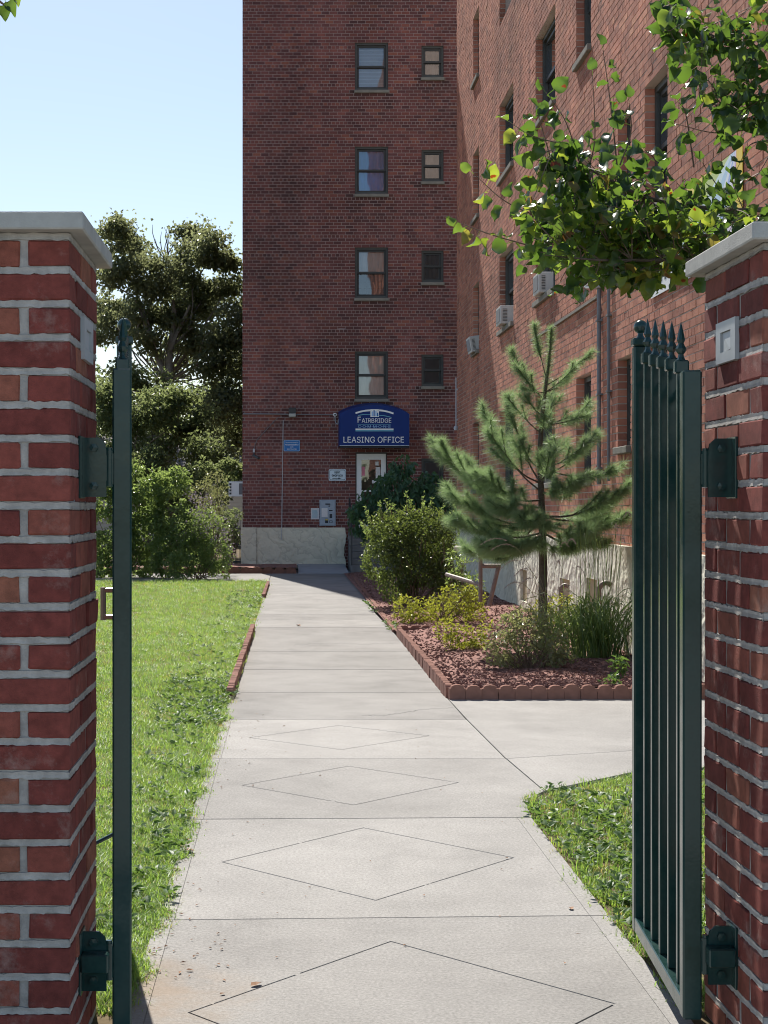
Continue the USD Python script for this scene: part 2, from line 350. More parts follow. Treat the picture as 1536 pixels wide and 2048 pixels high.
# trowelled stucco with ridges and hairline cracks
mat('stucco', {'g': ('geometry', {}), 'n': ('noise_texture', {'scale': 2.2, 'detail': 6.0, 'roughness': 0.6}),
    'r': ('rgb_ramp', {'ramp': [(0.3, (0.54, 0.52, 0.43)), (0.55, (0.64, 0.61, 0.50)), (0.8, (0.70, 0.66, 0.55))]}),
    'w': ('wave_texture', {'wave_type': 'bands', 'bands_direction': 'diagonal', 'scale': 1.6, 'distortion': 14.0, 'detail': 4.0, 'detail_scale': 1.6}),
    'wr': ('rgb_ramp', {'ramp': [(0.0, (0.45,) * 3), (0.10, (1, 1, 1))]}), 'mm': ('mix_color', {'blend_type': 'multiply', 'fac': 0.35}),
    'bn': ('noise_texture', {'scale': 9.0, 'detail': 6.0, 'distortion': 1.5}), 'bm': ('math', {'math_type': 'add'}),
    'b': ('bump', {'strength': 0.45, 'distance': 0.03}), 'p': ('principled_bsdf', {'roughness': 0.9, 'specular_ior_level': 0.2})},
    [('g.position', 'n.vector'), ('n.fac', 'r.fac'), ('g.position', 'w.vector'), ('w.fac', 'wr.fac'), ('r.color', 'mm.a'), ('wr.color', 'mm.b'), ('mm.result', 'p.base_color'),
     ('g.position', 'bn.vector'), ('bn.fac', 'bm.value1'), ('w.fac', 'bm.value2'), ('bm.value', 'b.height'), ('b.normal', 'p.normal')])
mat('glass', {'t': ('transparent_bsdf', {'color': (0.93, 0.95, 0.96)}), 'gl': ('glossy_bsdf', {'roughness': 0.015, 'color': (0.95, 0.97, 1.0)}), 'f': ('fresnel', {'IOR': 2.4}), 'g': ('geometry', {}),
    'n': ('noise_texture', {'scale': 2.2, 'detail': 1.0}), 'b': ('bump', {'strength': 0.07, 'distance': 0.02}), 'm': ('mix_closure', {})},
    [('f.fac', 'm.fac'), ('t.BSDF', 'm.closure1'), ('gl.BSDF', 'm.closure2'), ('g.position', 'n.vector'), ('n.fac', 'b.height'), ('b.normal', 'gl.normal')], 'm.closure')

foliage('grass_fresh', (0.0744, 0.1556, 0.0297), (0.115, 0.2232, 0.0433), (0.1893, 0.284, 0.0676), (0.4024, 0.626, 0.1043), 0.42, 0.5, per='object')
foliage('grass_dry', (0.1625, 0.1625, 0.0562), (0.2375, 0.225, 0.0875), (0.35, 0.3, 0.1375), (0.52, 0.494, 0.169), 0.4, 0.6, per='object')
foliage('weed_leaf', (0.0633, 0.1265, 0.0322), (0.0978, 0.184, 0.046), (0.1495, 0.23, 0.069), (0.299, 0.483, 0.092), 0.36, 0.5)
foliage('maple_leaf', (0.06, 0.085, 0.05), (0.105, 0.135, 0.075), (0.19, 0.19, 0.11), (0.42, 0.46, 0.21), 0.55, 0.33)
foliage('tree_leaf', (0.055, 0.092, 0.044), (0.095, 0.14, 0.064), (0.165, 0.2, 0.09), (0.42, 0.5, 0.19), 0.53, 0.36)
foliage('dark_leaf', (0.0523, 0.1196, 0.0673), (0.0822, 0.1794, 0.0897), (0.1271, 0.2467, 0.1121), (0.2621, 0.524, 0.1312), 0.25, 0.42)
foliage('hedge_leaf', (0.0737, 0.1281, 0.0544), (0.132, 0.2096, 0.0854), (0.2329, 0.3008, 0.1358), (0.5628, 0.7429, 0.1915), 0.45, 0.33)
foliage('bush_leaf', (0.039, 0.0626, 0.0222), (0.0696, 0.1043, 0.0333), (0.1182, 0.153, 0.0486), (0.4111, 0.5344, 0.1027), 0.34, 0.32)
foliage('yellow_leaf', (0.1518, 0.1822, 0.0243), (0.2581, 0.2732, 0.0365), (0.4099, 0.3795, 0.0683), (0.7221, 0.7565, 0.0859), 0.42, 0.42)
foliage('azalea_leaf', (0.1512, 0.1719, 0.0963), (0.2338, 0.2544, 0.1444), (0.3438, 0.3231, 0.1925), (0.6279, 0.6578, 0.2392), 0.4, 0.33)
foliage('lavender_flower', (0.30, 0.24, 0.32), (0.46, 0.38, 0.44), (0.60, 0.52, 0.54), (0.5, 0.42, 0.45), 0.3, 0.7)
foliage('reed_leaf', (0.0984, 0.1673, 0.0641), (0.1597, 0.2338, 0.0887), (0.2706, 0.332, 0.1352), (0.5812, 0.7846, 0.2034), 0.42, 0.35)
foliage('needle', (0.1458, 0.2279, 0.1422), (0.2279, 0.3281, 0.1968), (0.3463, 0.4282, 0.2734), (0.528, 0.744, 0.312), 0.48, 0.38)
# pear leaves: glossy, with rust spots
def pear(name, per):
    src = 'g.random_per_island' if per == 'island' else 'oi.random'
    mat(name, {'g': ('geometry', {}), 'oi': ('object_info', {}),
        'r': ('rgb_ramp', {'ramp': [(0.0, (0.016, 0.042, 0.020)), (0.6, (0.030, 0.066, 0.022)), (0.9, (0.06, 0.10, 0.022)), (1.0, (0.13, 0.05, 0.03))]}),
        'rt': ('rgb_ramp', {'ramp': [(0.0, (0.14, 0.25, 0.03)), (0.5, (0.34, 0.48, 0.05)), (0.9, (0.50, 0.58, 0.06)), (1.0, (0.38, 0.20, 0.05))]}),
        'n': ('noise_texture', {'scale': 22.0, 'detail': 2.0}), 'nr': ('rgb_ramp', {'ramp': [(0.70, (0, 0, 0)), (0.735, (1, 1, 1))]}),
        'm1': ('mix_color', {'b': (0.22, 0.05, 0.015)}), 'm2': ('mix_color', {'b': (0.30, 0.06, 0.01)}),
        'p': ('principled_bsdf', {'roughness': 0.27, 'specular_ior_level': 0.6}), 't': ('translucent_bsdf', {}), 'mx': ('mix_closure', {'fac': 0.44})},
        [(src, 'r.fac'), (src, 'rt.fac'), ('g.position', 'n.vector'), ('n.fac', 'nr.fac'), ('nr.color', 'm1.fac'), ('nr.color', 'm2.fac'), ('r.color', 'm1.a'), ('rt.color', 'm2.a'),
         ('m1.result', 'p.base_color'), ('m2.result', 't.color'), ('p.BSDF', 'mx.closure1'), ('t.BSDF', 'mx.closure2')], 'mx.closure')
pear('pear_leaf', 'object'); pear('pear_leaf_mass', 'island')
# banner print: coloured rays spreading from one corner
mat('banner_print', {'g': ('geometry', {}), 's': ('separate_xyz', {}), 'a': ('math', {'math_type': 'subtract', 'value2': 11.75}), 'c': ('math', {'math_type': 'subtract', 'value2': 4.25}), 'at': ('math', {'math_type': 'arctan2'}),
    'mr': ('map_range', {'from_min': -1.62, 'from_max': 0.0}), 'r': ('rgb_ramp', {'interpolate': False, 'ramp': [(0.0, (0.75, 0.55, 0.05)), (0.06, (0.45, 0.15, 0.40)), (0.13, (0.72, 0.62, 0.74)), (0.25, (0.72, 0.70, 0.78)), (0.33, (0.75, 0.77, 0.8)), (0.4, (0.35, 0.45, 0.75)), (0.5, (0.72, 0.76, 0.8)), (0.6, (0.45, 0.62, 0.78)), (0.72, (0.62, 0.74, 0.78)), (0.82, (0.5, 0.58, 0.2)), (0.92, (0.75, 0.62, 0.1))]}),
    'p': ('principled_bsdf', {'roughness': 0.5})},
    [('g.position', 's.vector'), ('s.y', 'a.value1'), ('s.z', 'c.value1'), ('c.value', 'at.value1'), ('a.value', 'at.value2'), ('at.value', 'mr.value'), ('mr.result', 'r.fac'), ('r.color', 'p.base_color')])
# ------------------------------------------------------------------ ground, lawns, path
def sheet(poly_or_rect, zf, step, mat_, name, **k):
    x0, y0, x1, y1 = poly_or_rect
    nx, ny = max(2, int((x1 - x0) / step) + 1), max(2, int((y1 - y0) / step) + 1)
    X, Y = np.meshgrid(np.linspace(x0, x1, nx), np.linspace(y0, y1, ny))
    Z = zf(X, Y); v = np.stack([X, Y, Z], -1).reshape(-1, 3)
    i = np.arange(nx * ny).reshape(ny, nx)
    a, b, c, d = i[:-1, :-1].ravel(), i[:-1, 1:].ravel(), i[1:, 1:].ravel(), i[1:, :-1].ravel()
    return obj(name, (v, np.vstack([np.stack([a, b, c], 1), np.stack([a, c, d], 1)])), mat_, smooth=True, **k)
def XL(z): return -0.47 + (z - 5) * 0.0059
def sstep(x, a, b):
    t = np.clip((x - a) / (b - a), 0, 1); return t * t * (3 - 2 * t)
def lawn_z(X, Y):
    return -0.012 + 0.055 * sstep(Y, 11.7, 12.6) * (1 - sstep(Y, 18.3, 20.5)) * sstep(-X, 0.3, 0.5) + 0.018 * (meshkit.noise(np.stack([X * 1.3, Y * 1.3, X * 0], -1)) - 0.5)
g = MB().quad((-400, -200, -0.10), (400, -200, -0.10), (400, 700, -0.10), (-400, 700, -0.10))
obj('ground', g, 'soil', kind='structure')
obj('pavement', MB().box((-30, -12, -0.09), (30, 1.95, -0.006)), 'street', kind='structure')
sheet((-14, 2.0, -0.30, 60.0), lambda X, Y: lawn_z(X, Y) - 0.03 * (X > XL(Y) - 0.015), 0.12, 'soil', 'lawn_soil', kind='structure')
sheet((1.16, 2.0, 9.0, 9.15), lambda X, Y: -0.02 + 0.012 * meshkit.noise(np.stack([X * 2, Y * 2, X * 0], -1)), 0.12, 'soil', 'island_soil', kind='structure')

path = thing('path', kind='structure')
def slab(poly, mat_='concrete', z=None):
    z = RNG.uniform(-0.0015, 0.0015) if z is None else z
    for q in getattr(poly, 'geoms', [poly]):
        if q.area > 0.001: obj('slab', extrude(q, 0.08, (0, 0, z - 0.08)), mat_, path)
G = 0.004
joints = [2.0, 3.85, 5.63, 7.43, 9.19, 10.86]
skew = {3.85: 0.0, 5.63: 0.05, 7.43: 0.035, 9.19: 0.01, 10.86: 0.0, 2.0: 0.0}
diam = {2.0: None, 3.85: (0.355, 4.62, 0.64, 0.72), 5.63: (0.355, 6.56, 0.62, 0.665), 7.43: (0.355, 8.35, 0.585, 0.58), 9.19: (0.355, 10.06, 0.585, 0.525)}
for a, b in zip(joints[:-1], joints[1:]):
    rx0, rx1 = 1.18, 1.18
    if a == 7.43: pts = [(XL(a), a - skew[a] * .3 + G), (1.19, a + skew[a] + G), (1.205, 7.72), (1.25, 7.95), (1.36, 8.15), (1.308, b + skew[b] - G), (XL(b), b - G)]
    elif a == 9.19: pts = [(XL(a), a + G), (1.306, a + skew[a] + G), (1.272, b - G), (XL(b), b - G)]
    else: pts = [(XL(a), a - skew[a] * .3 + G), (1.185, a + skew[a] + G), (1.185, b + skew[b] - G), (XL(b), b - skew[b] * .3 - G)]
    poly = sg.Polygon(pts)
    band = sg.LineString([(XL(a) + 0.062, a - 1), (XL(b) + 0.062, b + 1)]).buffer(0.0009)
    poly = poly.difference(band)
    if a < 7: poly = poly.difference(sg.LineString([(1.115, a - 1), (1.118, b + 1)]).buffer(0.0009))
    d = diam[a]
    if d:
        cx, cy, w, h = d
        ring = sg.LineString([(cx - w, cy - 0.03), (cx + 0.01, cy + h), (cx + w, cy + 0.05), (cx - 0.01, cy - h), (cx - w, cy - 0.03)]).buffer(0.0036)
        gaps = []
        for _ in range(5):
            u_ = RNG.random(); pt_ = ring.exterior.interpolate(u_, normalized=True); gaps.append(pt_.buffer(RNG.uniform(.004, .012)))
        poly = poly.difference(ring.difference(unary_union(gaps)))
    slab(poly)
slab(sg.Polygon([(1.368, 8.17), (1.318, 9.20), (3.45, 9.98), (3.45, 9.12), (2.6, 8.98), (1.96, 8.74)]))
slab(sg.Polygon([(1.316, 9.215), (1.283, 10.86), (1.272, 12.03), (3.45, 12.03), (3.45, 9.99)]))
old = [10.87, 12.45, 14.2, 15.95, 17.6, 19.2, 21.5, 23.8, 26.5, 29.4, 32.0, 34.4]
def XR(z): return np.interp(z, [10, 12.0, 17.8, 22.9, 31.4, 36], [1.275, 1.262, 1.29, 1.25, 1.42, 1.45])
for i, (a, b) in enumerate(zip(old[:-1], old[1:])):
    j0, j1 = RNG.uniform(-0.03, 0.03, 2) if i else (0, 0)
    q_ = sg.Polygon([(XL(a), a + 0.007), (XR(a), a + 0.007), (XR(b), b - 0.007), (XL(b), b - 0.007)])
    ck = {0: [(1.28, 11.55), (1.0, 11.42), (.86, 11.25), (.72, 11.12), (.55, 11.10)], 3: [(1.3, 17.0), (.9, 16.8), (.4, 16.95), (.1, 16.7)], 5: [(-.5, 20.2), (.1, 20.5), (.6, 20.3), (1.3, 20.6)]}.get(i)
    if ck:
        for (p_, r_) in zip(ck[:-1], ck[1:]):
            t_ = np.linspace(0, 1, 8); l_ = np.stack([np.interp(t_, [0, 1], [p_[0], r_[0]]), np.interp(t_, [0, 1], [p_[1], r_[1]]) + RNG.normal(0, .012, 8) * (t_ > 0) * (t_ < 1)], -1); q_ = q_.difference(sg.LineString(l_).buffer(.0035))
    slab(q_, 'old_concrete')
slab(sg.Polygon([(-6, 31.0), (XL(31) - 0.012, 31.0), (XL(34.4) - 0.012, 34.35), (-6, 34.35)]), 'old_concrete')
obj('joint_filler', MB().box((-0.44, 2.0, -0.05), (1.17, 8.1, -0.013)).box((-0.40, 8.1, -0.05), (1.29, 18, -0.0132)).box((-0.36, 18, -0.05), (1.25, 34.3, -0.0134)).box((1.25, 8.6, -0.05), (3.3, 11.9, -0.0136)), 'joint_dirt', path)
# sloped concrete apron against the plinth
ramp = MB().add([[0.30, 34.42, -0.05], [1.42, 34.42, -0.05], [1.42, 36.95, -0.05], [0.30, 36.95, -0.05], [0.30, 34.42, 0.006], [1.42, 34.42, 0.006], [1.42, 36.95, 0.12], [0.30, 36.95, 0.12]], BOXF)
obj('apron', ramp, 'ramp_concrete', kind='structure')
obj('entry_paving', MB().box((-6, 34.38, -0.06), (6, 37.0, -0.02)), 'ramp_concrete', kind='structure')

# mulch beds
def bed_z(X, Y): return 0.055 + 0.05 * meshkit.noise(np.stack([X * 2.2, Y * 2.2, X * 0], -1)) * sstep(X, 1.3, 1.7) - 0.03 * sstep(Y, 18, 18.6)
sheet((1.285, 12.08, 3.44, 34.0), bed_z, 0.09, 'mulch', 'mulch_bed', kind='structure')
sheet((-6.0, 34.75, 0.27, 36.98), lambda X, Y: 0.10 + 0.03 * meshkit.noise(np.stack([X * 3, Y * 3, X * 0], -1)), 0.1, 'mulch', 'mulch_bed', kind='structure')
n = 15000
cy = 12.1 + 22 * RNG.random(n) ** 2.0; cx = 1.32 + 2.05 * RNG.random(n)
cz = bed_z(cx, cy) + 0.006
T = nrm(np.stack([RNG.normal(size=n), RNG.normal(size=n), RNG.normal(size=n) * 0.35], -1)); Nn = nrm(np.stack([RNG.normal(size=n) * .5, RNG.normal(size=n) * .5, np.ones(n)], -1))
S = nrm(np.cross(Nn, T)); L = RNG.uniform(0.012, 0.032, n)[:, None]; Wd = RNG.uniform(0.004, 0.010, n)[:, None]
c0 = np.stack([cx, cy, cz], -1)
vv = np.stack([c0 - T * L, c0 - S * Wd + Nn * 0.004, c0 + T * L, c0 + S * Wd + Nn * 0.004, c0 - Nn * .008], 1).reshape(-1, 3)
ff = (np.arange(n)[:, None, None] * 5 + np.array([[0, 1, 2], [0, 2, 3], [0, 4, 1], [1, 4, 2], [2, 4, 3], [3, 4, 0]])[None]).reshape(-1, 3)
obj('mulch_chips', (vv, ff), 'mulch_chip', label='loose red-brown shredded wood mulch over the planting bed', cat='mulch', kind='stuff')

# scalloped edging blocks
def scallop(w=0.128, h=0.085, b=0.028, t=0.05):
    a = np.linspace(0, math.pi, 7)
    pts = [(-w / 2 + .0015, -0.03), (w / 2 - .0015, -0.03), (w / 2 - .0015, h)] + [(0.8 * w / 2 * math.cos(x), h + b * math.sin(x) ** 0.8) for x in a] + [(-w / 2 + .0015, h)]
    return sg.Polygon(pts)
def edging(label, p0, p1, w=0.128, h=0.085, b=0.028, t=0.05, group='scalloped edging rows'):
    e = thing('garden_edging', label, 'edging', group)
    p0, p1 = np.array(p0, float), np.array(p1, float); L = np.linalg.norm(p1 - p0); d = (p1 - p0) / L; nrm_ = np.array([-d[1], d[0], 0])
    n = int(L / w); D = np.array([*d[:2], 0])
    for k in range(n):
        c = np.array([*(p0 + d * (k + 0.5) * w)[:2], RNG.uniform(-0.006, 0.004)]) + nrm_ * RNG.uniform(-0.004, 0.004)
        tilt = RNG.uniform(-0.03, 0.03); U = unit(D + nrm_ * tilt)
        obj('block', extrude(scallop(w, h, b), t, c, U, (0, 0, 1), unit(np.cross(U, (0, 0, 1)))), 'edging', e)
    return e
edging('red-brown scalloped edging along the front of the mulch bed facing the gate', (1.27, 12.06), (3.42, 12.10))
edging('red-brown scalloped edging between the path and the front mulch bed', (1.255, 12.12), (1.285, 17.95), h=0.085)
edging('short red-brown scalloped edging at the far end of the front mulch bed', (1.31, 18.0), (1.75, 18.05))
edging('low worn edging beside the path next to the big round shrub', (1.275, 18.4), (1.41, 33.6), w=0.30, h=0.035, b=0.012)
edging('dark edging between the lawn and the left side of the path', (XL(12.1) - 0.025, 12.1), (XL(18.7) - 0.02, 18.7), h=0.075, b=0.016)
edging('short far piece of lawn edging beside the path', (XL(25.2) - 0.025, 25.2), (XL(29.6) - 0.02, 29.6), h=0.06, b=0.012)
edging('sunlit wavy edging of the small bed under the office plinth', (-4.0, 34.62), (0.28, 34.62), w=0.25, h=0.09, b=0.05)

# ------------------------------------------------------------------ brick walls
def course_bricks(u0, u1, z0, z1, openings, zb, s=0.192, c=0.0752, j=0.012):
    out = []; k0 = int(math.floor((z0 - zb) / c + 1e-6)); k = k0
    while zb + k * c < z1 - 0.02:
        a, b = zb + k * c + j / 2, zb + (k + 1) * c - j / 2
        head = (k % 6 == 3); m = s / 2 if head else s
        off = (0.25 if head else (0.0 if k % 2 else 0.5)) * s
        cuts = [(o[0], o[1]) for o in openings if min(b, o[3]) - max(a, o[2]) > 0.015]
        i = int(math.floor((u0 - off) / m)) - 1; row_ = []
        while i * m + off < u1:
            x0, x1 = max(i * m + off + j / 2, u0), min((i + 1) * m + off - j / 2, u1); i += 1
            segs = [(x0, x1)]
            for q0, q1 in cuts:
                ns = []
                for p, r in segs:
                    if r <= q0 or p >= q1: ns.append((p, r)); continue
                    if p < q0: ns.append((p, q0))
                    if r > q1: ns.append((q1, r))
                segs = ns
            row_ += [(p, r) for p, r in segs if r - p > 0.045]
        for p, r in row_:
            for q0, q1 in cuts:
                if 0 < q0 - r < 0.07: r = q0
                if 0 < p - q1 < 0.07: p = q1
            out.append((p, r, a, b))
        k += 1
    return np.array(out)
BF = np.array([[0, 1, 2], [0, 2, 3], [0, 4, 5], [0, 5, 1], [1, 5, 6], [1, 6, 2], [2, 6, 7], [2, 7, 3], [3, 7, 4], [3, 4, 0]])
def brick_verts(B, O, U, N, proud=0.005, depth=0.09):
    """(n, 8, 3): front ring then back ring"""
    O, U, N = (np.asarray(x, float) for x in (O, U, N)); Z = np.array([0, 0, 1.0]); n = len(B)
    B = B + RNG.normal(0, 0.0009, B.shape)
    pr = proud + RNG.normal(0, 0.0012, n)
    def pt(u, z, w): return O + u[:, None] * U + z[:, None] * Z + w[:, None] * N
    w1 = np.full(n, -depth)
    t = RNG.normal(0, 0.0008, (4, n))
    return np.stack([pt(B[:, 0], B[:, 2], pr + t[0]), pt(B[:, 1], B[:, 2], pr + t[1]), pt(B[:, 1], B[:, 3], pr + t[2]), pt(B[:, 0], B[:, 3], pr + t[3]),
                     pt(B[:, 0], B[:, 2], w1), pt(B[:, 1], B[:, 2], w1), pt(B[:, 1], B[:, 3], w1), pt(B[:, 0], B[:, 3], w1)], 1)
def put_soot(prim, val, tone):
    UsdGeom.PrimvarsAPI(UsdGeom.Mesh(prim)).CreatePrimvar('tone', Sdf.ValueTypeNames.FloatArray, 'vertex').Set(Vt.FloatArray.FromNumpy(np.asarray(tone, np.float32)))
    UsdGeom.PrimvarsAPI(UsdGeom.Mesh(prim)).CreatePrimvar('soot', Sdf.ValueTypeNames.FloatArray, 'vertex').Set(Vt.FloatArray.FromNumpy(np.asarray(val, np.float32)))
def brick_wall(parent, O, U, N, u0, u1, z0, z1, openings, bmat, mmat, zb=0.0, pick=None, soot=None, thick=0.3):
    flip = np.dot(np.cross(U, (0, 0, 1.0)), N) < 0
    poly = sg.box(u0, z0, u1, z1)
    for o in openings: poly = poly.difference(sg.box(o[0] - .005, o[2] - 0.002, o[1] + .005, o[3] + 0.002))
    obj('wall', extrude(poly, thick, np.asarray(O, float) - thick * np.asarray(N, float), U, (0, 0, 1), N), mmat, parent)
    B = course_bricks(u0, u1, z0, z1, openings, zb)
    V = brick_verts(B, O, U, N)
    F_ = BF[:, ::-1] if flip else BF
    s_ = np.zeros(len(B)) if soot is None else soot(B)
    single = np.zeros(len(B), bool); tone = RNG.random(len(B))
    if pick is not None: single[pick(B)] = True
    for i in np.nonzero(single)[0]:
        put_soot(obj('brick', (V[i], F_), bmat + '_single', parent), np.full(8, s_[i]), np.full(8, tone[i]))
    R = V[~single]; n = len(R)
    put_soot(obj('brickwork', (R.reshape(-1, 3), (np.arange(n)[:, None, None] * 8 + F_[None]).reshape(-1, 3)), bmat, parent, kind='stuff'), np.repeat(s_[~single], 8), np.repeat(tone[~single], 8))
def window(parent, O, U, N, u0, u1, z0, z1, rev=0.06, curtain=None, sash=0.045, casing=0.05, sill='sill_stone', slats=False, lower=None, sill_out=0.05, label=None, grille=False):
    w = thing('window', parent=parent, label=label)
    O, U, N = (np.asarray(x, float) for x in (O, U, N)); Z = np.array([0, 0, 1.0])
    def ring(a, b, c, d, t, n0, n1, name, mat_):
        obj(name, extrude(sg.box(a, c, b, d).difference(sg.box(a + t, c + t, b - t, d - t)), n1 - n0, O + n0 * N, U, Z, N), mat_, w)
    ring(u0, u1, z0, z1, casing, -rev - 0.07, -rev, 'casing', 'window_casing')
    a, b, c, d = u0 + casing + .002, u1 - casing - .002, z0 + casing + .002, z1 - casing - .002
    m = c + (d - c) * 0.5
    ring(a, b, m - 0.012, d, sash, -rev - 0.075, -rev - 0.035, 'upper_sash', 'window_frame')
    ring(a, b, c, m + 0.02, sash, -rev - 0.115, -rev - 0.078, 'lower_sash', 'window_frame')
    def pane(x0, x1, y0, y1, n):
        q = [O + x0 * U + y0 * Z + n * N, O + x1 * U + y0 * Z + n * N, O + x1 * U + y1 * Z + n * N, O + x0 * U + y1 * Z + n * N]
        obj('pane', MB().quad(*q), 'glass', w)
    pane(a + sash * .8, b - sash * .8, m + .02, d - sash * .8, -rev - 0.06)
    pane(a + sash * .8, b - sash * .8, c + sash * .8, m - .02, -rev - 0.10)
    if grille:
        mb = MB()
        for k in range(1, 3): x = a + (b - a) * k / 3; mb.add(*tube([O + x * U + c * Z - (rev + .13) * N, O + x * U + (m - .03) * Z - (rev + .13) * N], 0.009, 5))
        for k in range(4): y = c + .05 + (m - c - .1) * k / 3; mb.add(*tube([O + (a + .03) * U + y * Z - (rev + .135) * N, O + (b - .03) * U + y * Z - (rev + .135) * N], 0.007, 5))
        obj('grille', mb, 'dark_metal', w)
    for cur, lo, hi in ((curtain, m if lower else c, d), (lower, c, m)):
        if not cur: continue
        if slats:
            mb = MB(); nsl = int((hi - lo) / 0.032)
            for k in range(nsl):
                y = lo + (k + .5) * (hi - lo) / nsl
                p = [O + uu * U + (y + dz) * Z + dn * N for uu, dz, dn in ((a, -.018, -rev - .125), (b, -.018, -rev - .125), (b, .014, -rev - .14), (a, .014, -rev - .14))]
                mb.quad(*p)
            obj('blind', mb, cur, w)
        else:
            x = np.linspace(a - .02, b + .02, 36); fold = 0.016 * np.sin(x * 55 + z0) + 0.012 * np.sin(x * 23 + 1.3 * z0)
            v0 = O + x[:, None] * U + (lo - .03) * Z + (-rev - .135 + fold)[:, None] * N; v1 = O + x[:, None] * U + (hi + .03) * Z + (-rev - .135 + fold * .6)[:, None] * N
            i = np.arange(35)
            obj('curtain', (np.vstack([v0, v1]), np.vstack([np.stack([i, i + 1, i + 37], 1), np.stack([i, i + 37, i + 36], 1)])), cur, w, smooth=True)
    if sill:
        lo_, hi_ = (-0.02, -rev - .02, -0.075), (u1 - u0 + 0.02, sill_out, -0.004)
        mb = MB(); v, f = chambox(lo_, hi_, 0.006)
        vv = O + (v[:, :1] + u0) * U + v[:, 1:2] * N + (v[:, 2:3] + z0) * Z
        mb.add(vv, f if np.dot(np.cross(U, N), Z) > 0 else f[:, ::-1])
        obj('sill', mb, sill, w)
    return w

YF = 37.0
def fx(px): return (px - CX) * YF / F
def fz(py): return EYE - (py - CY) * YF / F
CRS = 0.0752
def snap(z, zb=0.0): return zb + round((z - zb) / CRS) * CRS
ob = thing('apartment_building', 'tall dark brick apartment block in shade with the leasing office door at its foot', 'building')
cols = [(fx(710), fx(776), 85, 182, 'a'), (fx(843), fx(887), 91, 154, 'b')]
op, wins = [], []
for k in range(-1, 5):
    for (a, b, yt, yb, tag) in cols:
        if k == 4 and tag == 'a': continue
        if k == 4: z1_, z0_ = fz(915), fz(1000)
        else: z1_, z0_ = fz(yt + 205.7 * k), fz(yb + 205.7 * k)
        o = (a, b, snap(z0_), snap(z1_)); op.append(o); wins.append((o, k, tag))
door = (fx(711), fx(774), 0.86, snap(2.76)); op.append(door)
sill_list = [o for o, k, t in wins]
def soot_f(B):
    u, z = (B[:, 0] + B[:, 1]) / 2, (B[:, 2] + B[:, 3]) / 2; s = np.zeros(len(B))
    for o in sill_list:
        below = o[2] - z
        inside = (u > o[0] - 0.12 - .1 * RNG.random(len(B))) & (u < o[1] + 0.12 + .1 * RNG.random(len(B))) & (below > 0) & (below < 1.0)
        s = np.maximum(s, np.where(inside, 0.75 * np.exp(-below / 0.42) * RNG.uniform(0.6, 1.1, len(B)), 0))
    patch = meshkit.noise(np.stack([u * 0.9, z * 0.55, u * 0], -1), 5)
    return np.clip(np.maximum(s, np.clip((patch - 0.62) * 1.6, 0, .45) * RNG.uniform(.4, 1, len(B))), 0, 0.85)
def pick_f(B):
    u, z = (B[:, 0] + B[:, 1]) / 2, (B[:, 2] + B[:, 3]) / 2
    ok = (u < 2.4) & (z > 1.0) & (z < 2.6) & (B[:, 1] - B[:, 0] > 0.15); d = np.where(ok, np.abs(z - 1.6) + np.abs(u - .4) * .3, 99)
    return np.argsort(d)[:300]
OF, UF, NF = (0, YF, 0), (1, 0, 0), (0, -1, 0)
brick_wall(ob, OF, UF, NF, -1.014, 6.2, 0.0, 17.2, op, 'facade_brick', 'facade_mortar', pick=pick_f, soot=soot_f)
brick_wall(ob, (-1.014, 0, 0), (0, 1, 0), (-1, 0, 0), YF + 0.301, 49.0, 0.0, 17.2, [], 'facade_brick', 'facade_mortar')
mb = MB().box((6.0, YF + .3, 0), (6.2, 49, 17.2)).box((-1.0, 48.8, 0), (6.2, 49.0, 17.2)); obj('rear_wall', mb, 'facade_mortar', ob)
obj('roof', MB().box((-1.0, YF + .05, 17.0), (6.1, 48.9, 17.15)), 'roof_tar', ob)
cur = {0: ('blind_white', None), 1: ('curtain_blue', None), 2: ('curtain_white', None), 3: ('curtain_white', None), -1: ('blind_white', None), 4: (None, None)}
for (o, k, t) in wins:
    if t == 'a': window(ob, OF, UF, NF, *o, rev=0.03, curtain=cur[k][0], slats=(k == 0), grille=(k == 2), lower='curtain_grey' if k == 2 else None)
    else: window(ob, OF, UF, NF, *o, rev=0.03, curtain={0: 'curtain_brown', 1: 'curtain_brown'}.get(k, 'interior' if k == 2 else None))
# stucco plinth beside the steps
xs = np.linspace(0.985, 0.0, 16)
edge = [(fx(690) + 0.03 * math.sin(9 * z + 1) * (0.4 + RNG.random()), z) for z in xs]
obj('plinth', extrude(sg.Polygon([(fx(514), 0), (fx(514), 0.985)] + [(x, z) for x, z in edge]), 0.06, (0, YF, 0), UF, (0, 0, 1), NF), 'stucco', ob)
obj('plinth', extrude(sg.box(fx(482), 0, fx(513.2), 0.99), 0.075, (0, YF, 0), UF, (0, 0, 1), NF), 'stucco', ob)
# storm door
dr = thing('door', parent=ob)
a, b, c, d = door
obj('door_frame', extrude(sg.box(a, c, b, d).difference(sg.box(a + .025, c - 1, b - .025, d - .035)), 0.1, (0, YF + 0.11, 0), UF, (0, 0, 1), NF), 'window_frame', dr)
a1, b1, d1 = a + .027, b - .027, d - .037
obj('leaf', extrude(sg.box(a1, c, b1, d1).difference(sg.box(a1 + .115, c + .25, b1 - .115, d1 - .14)), 0.045, (0, YF + 0.06, 0), UF, (0, 0, 1), NF), 'white_paint', dr)
obj('mid_rail', extrude(sg.box(a1 + .113, c + .98, b1 - .113, c + 1.02), 0.03, (0, YF + 0.055, 0), UF, (0, 0, 1), NF), 'white_paint', dr)
obj('pane', MB().quad((a1 + .11, YF + .04, c + .24), (b1 - .11, YF + .04, c + .24), (b1 - .11, YF + .04, d1 - .13), (a1 + .11, YF + .04, d1 - .13)), 'glass', dr)
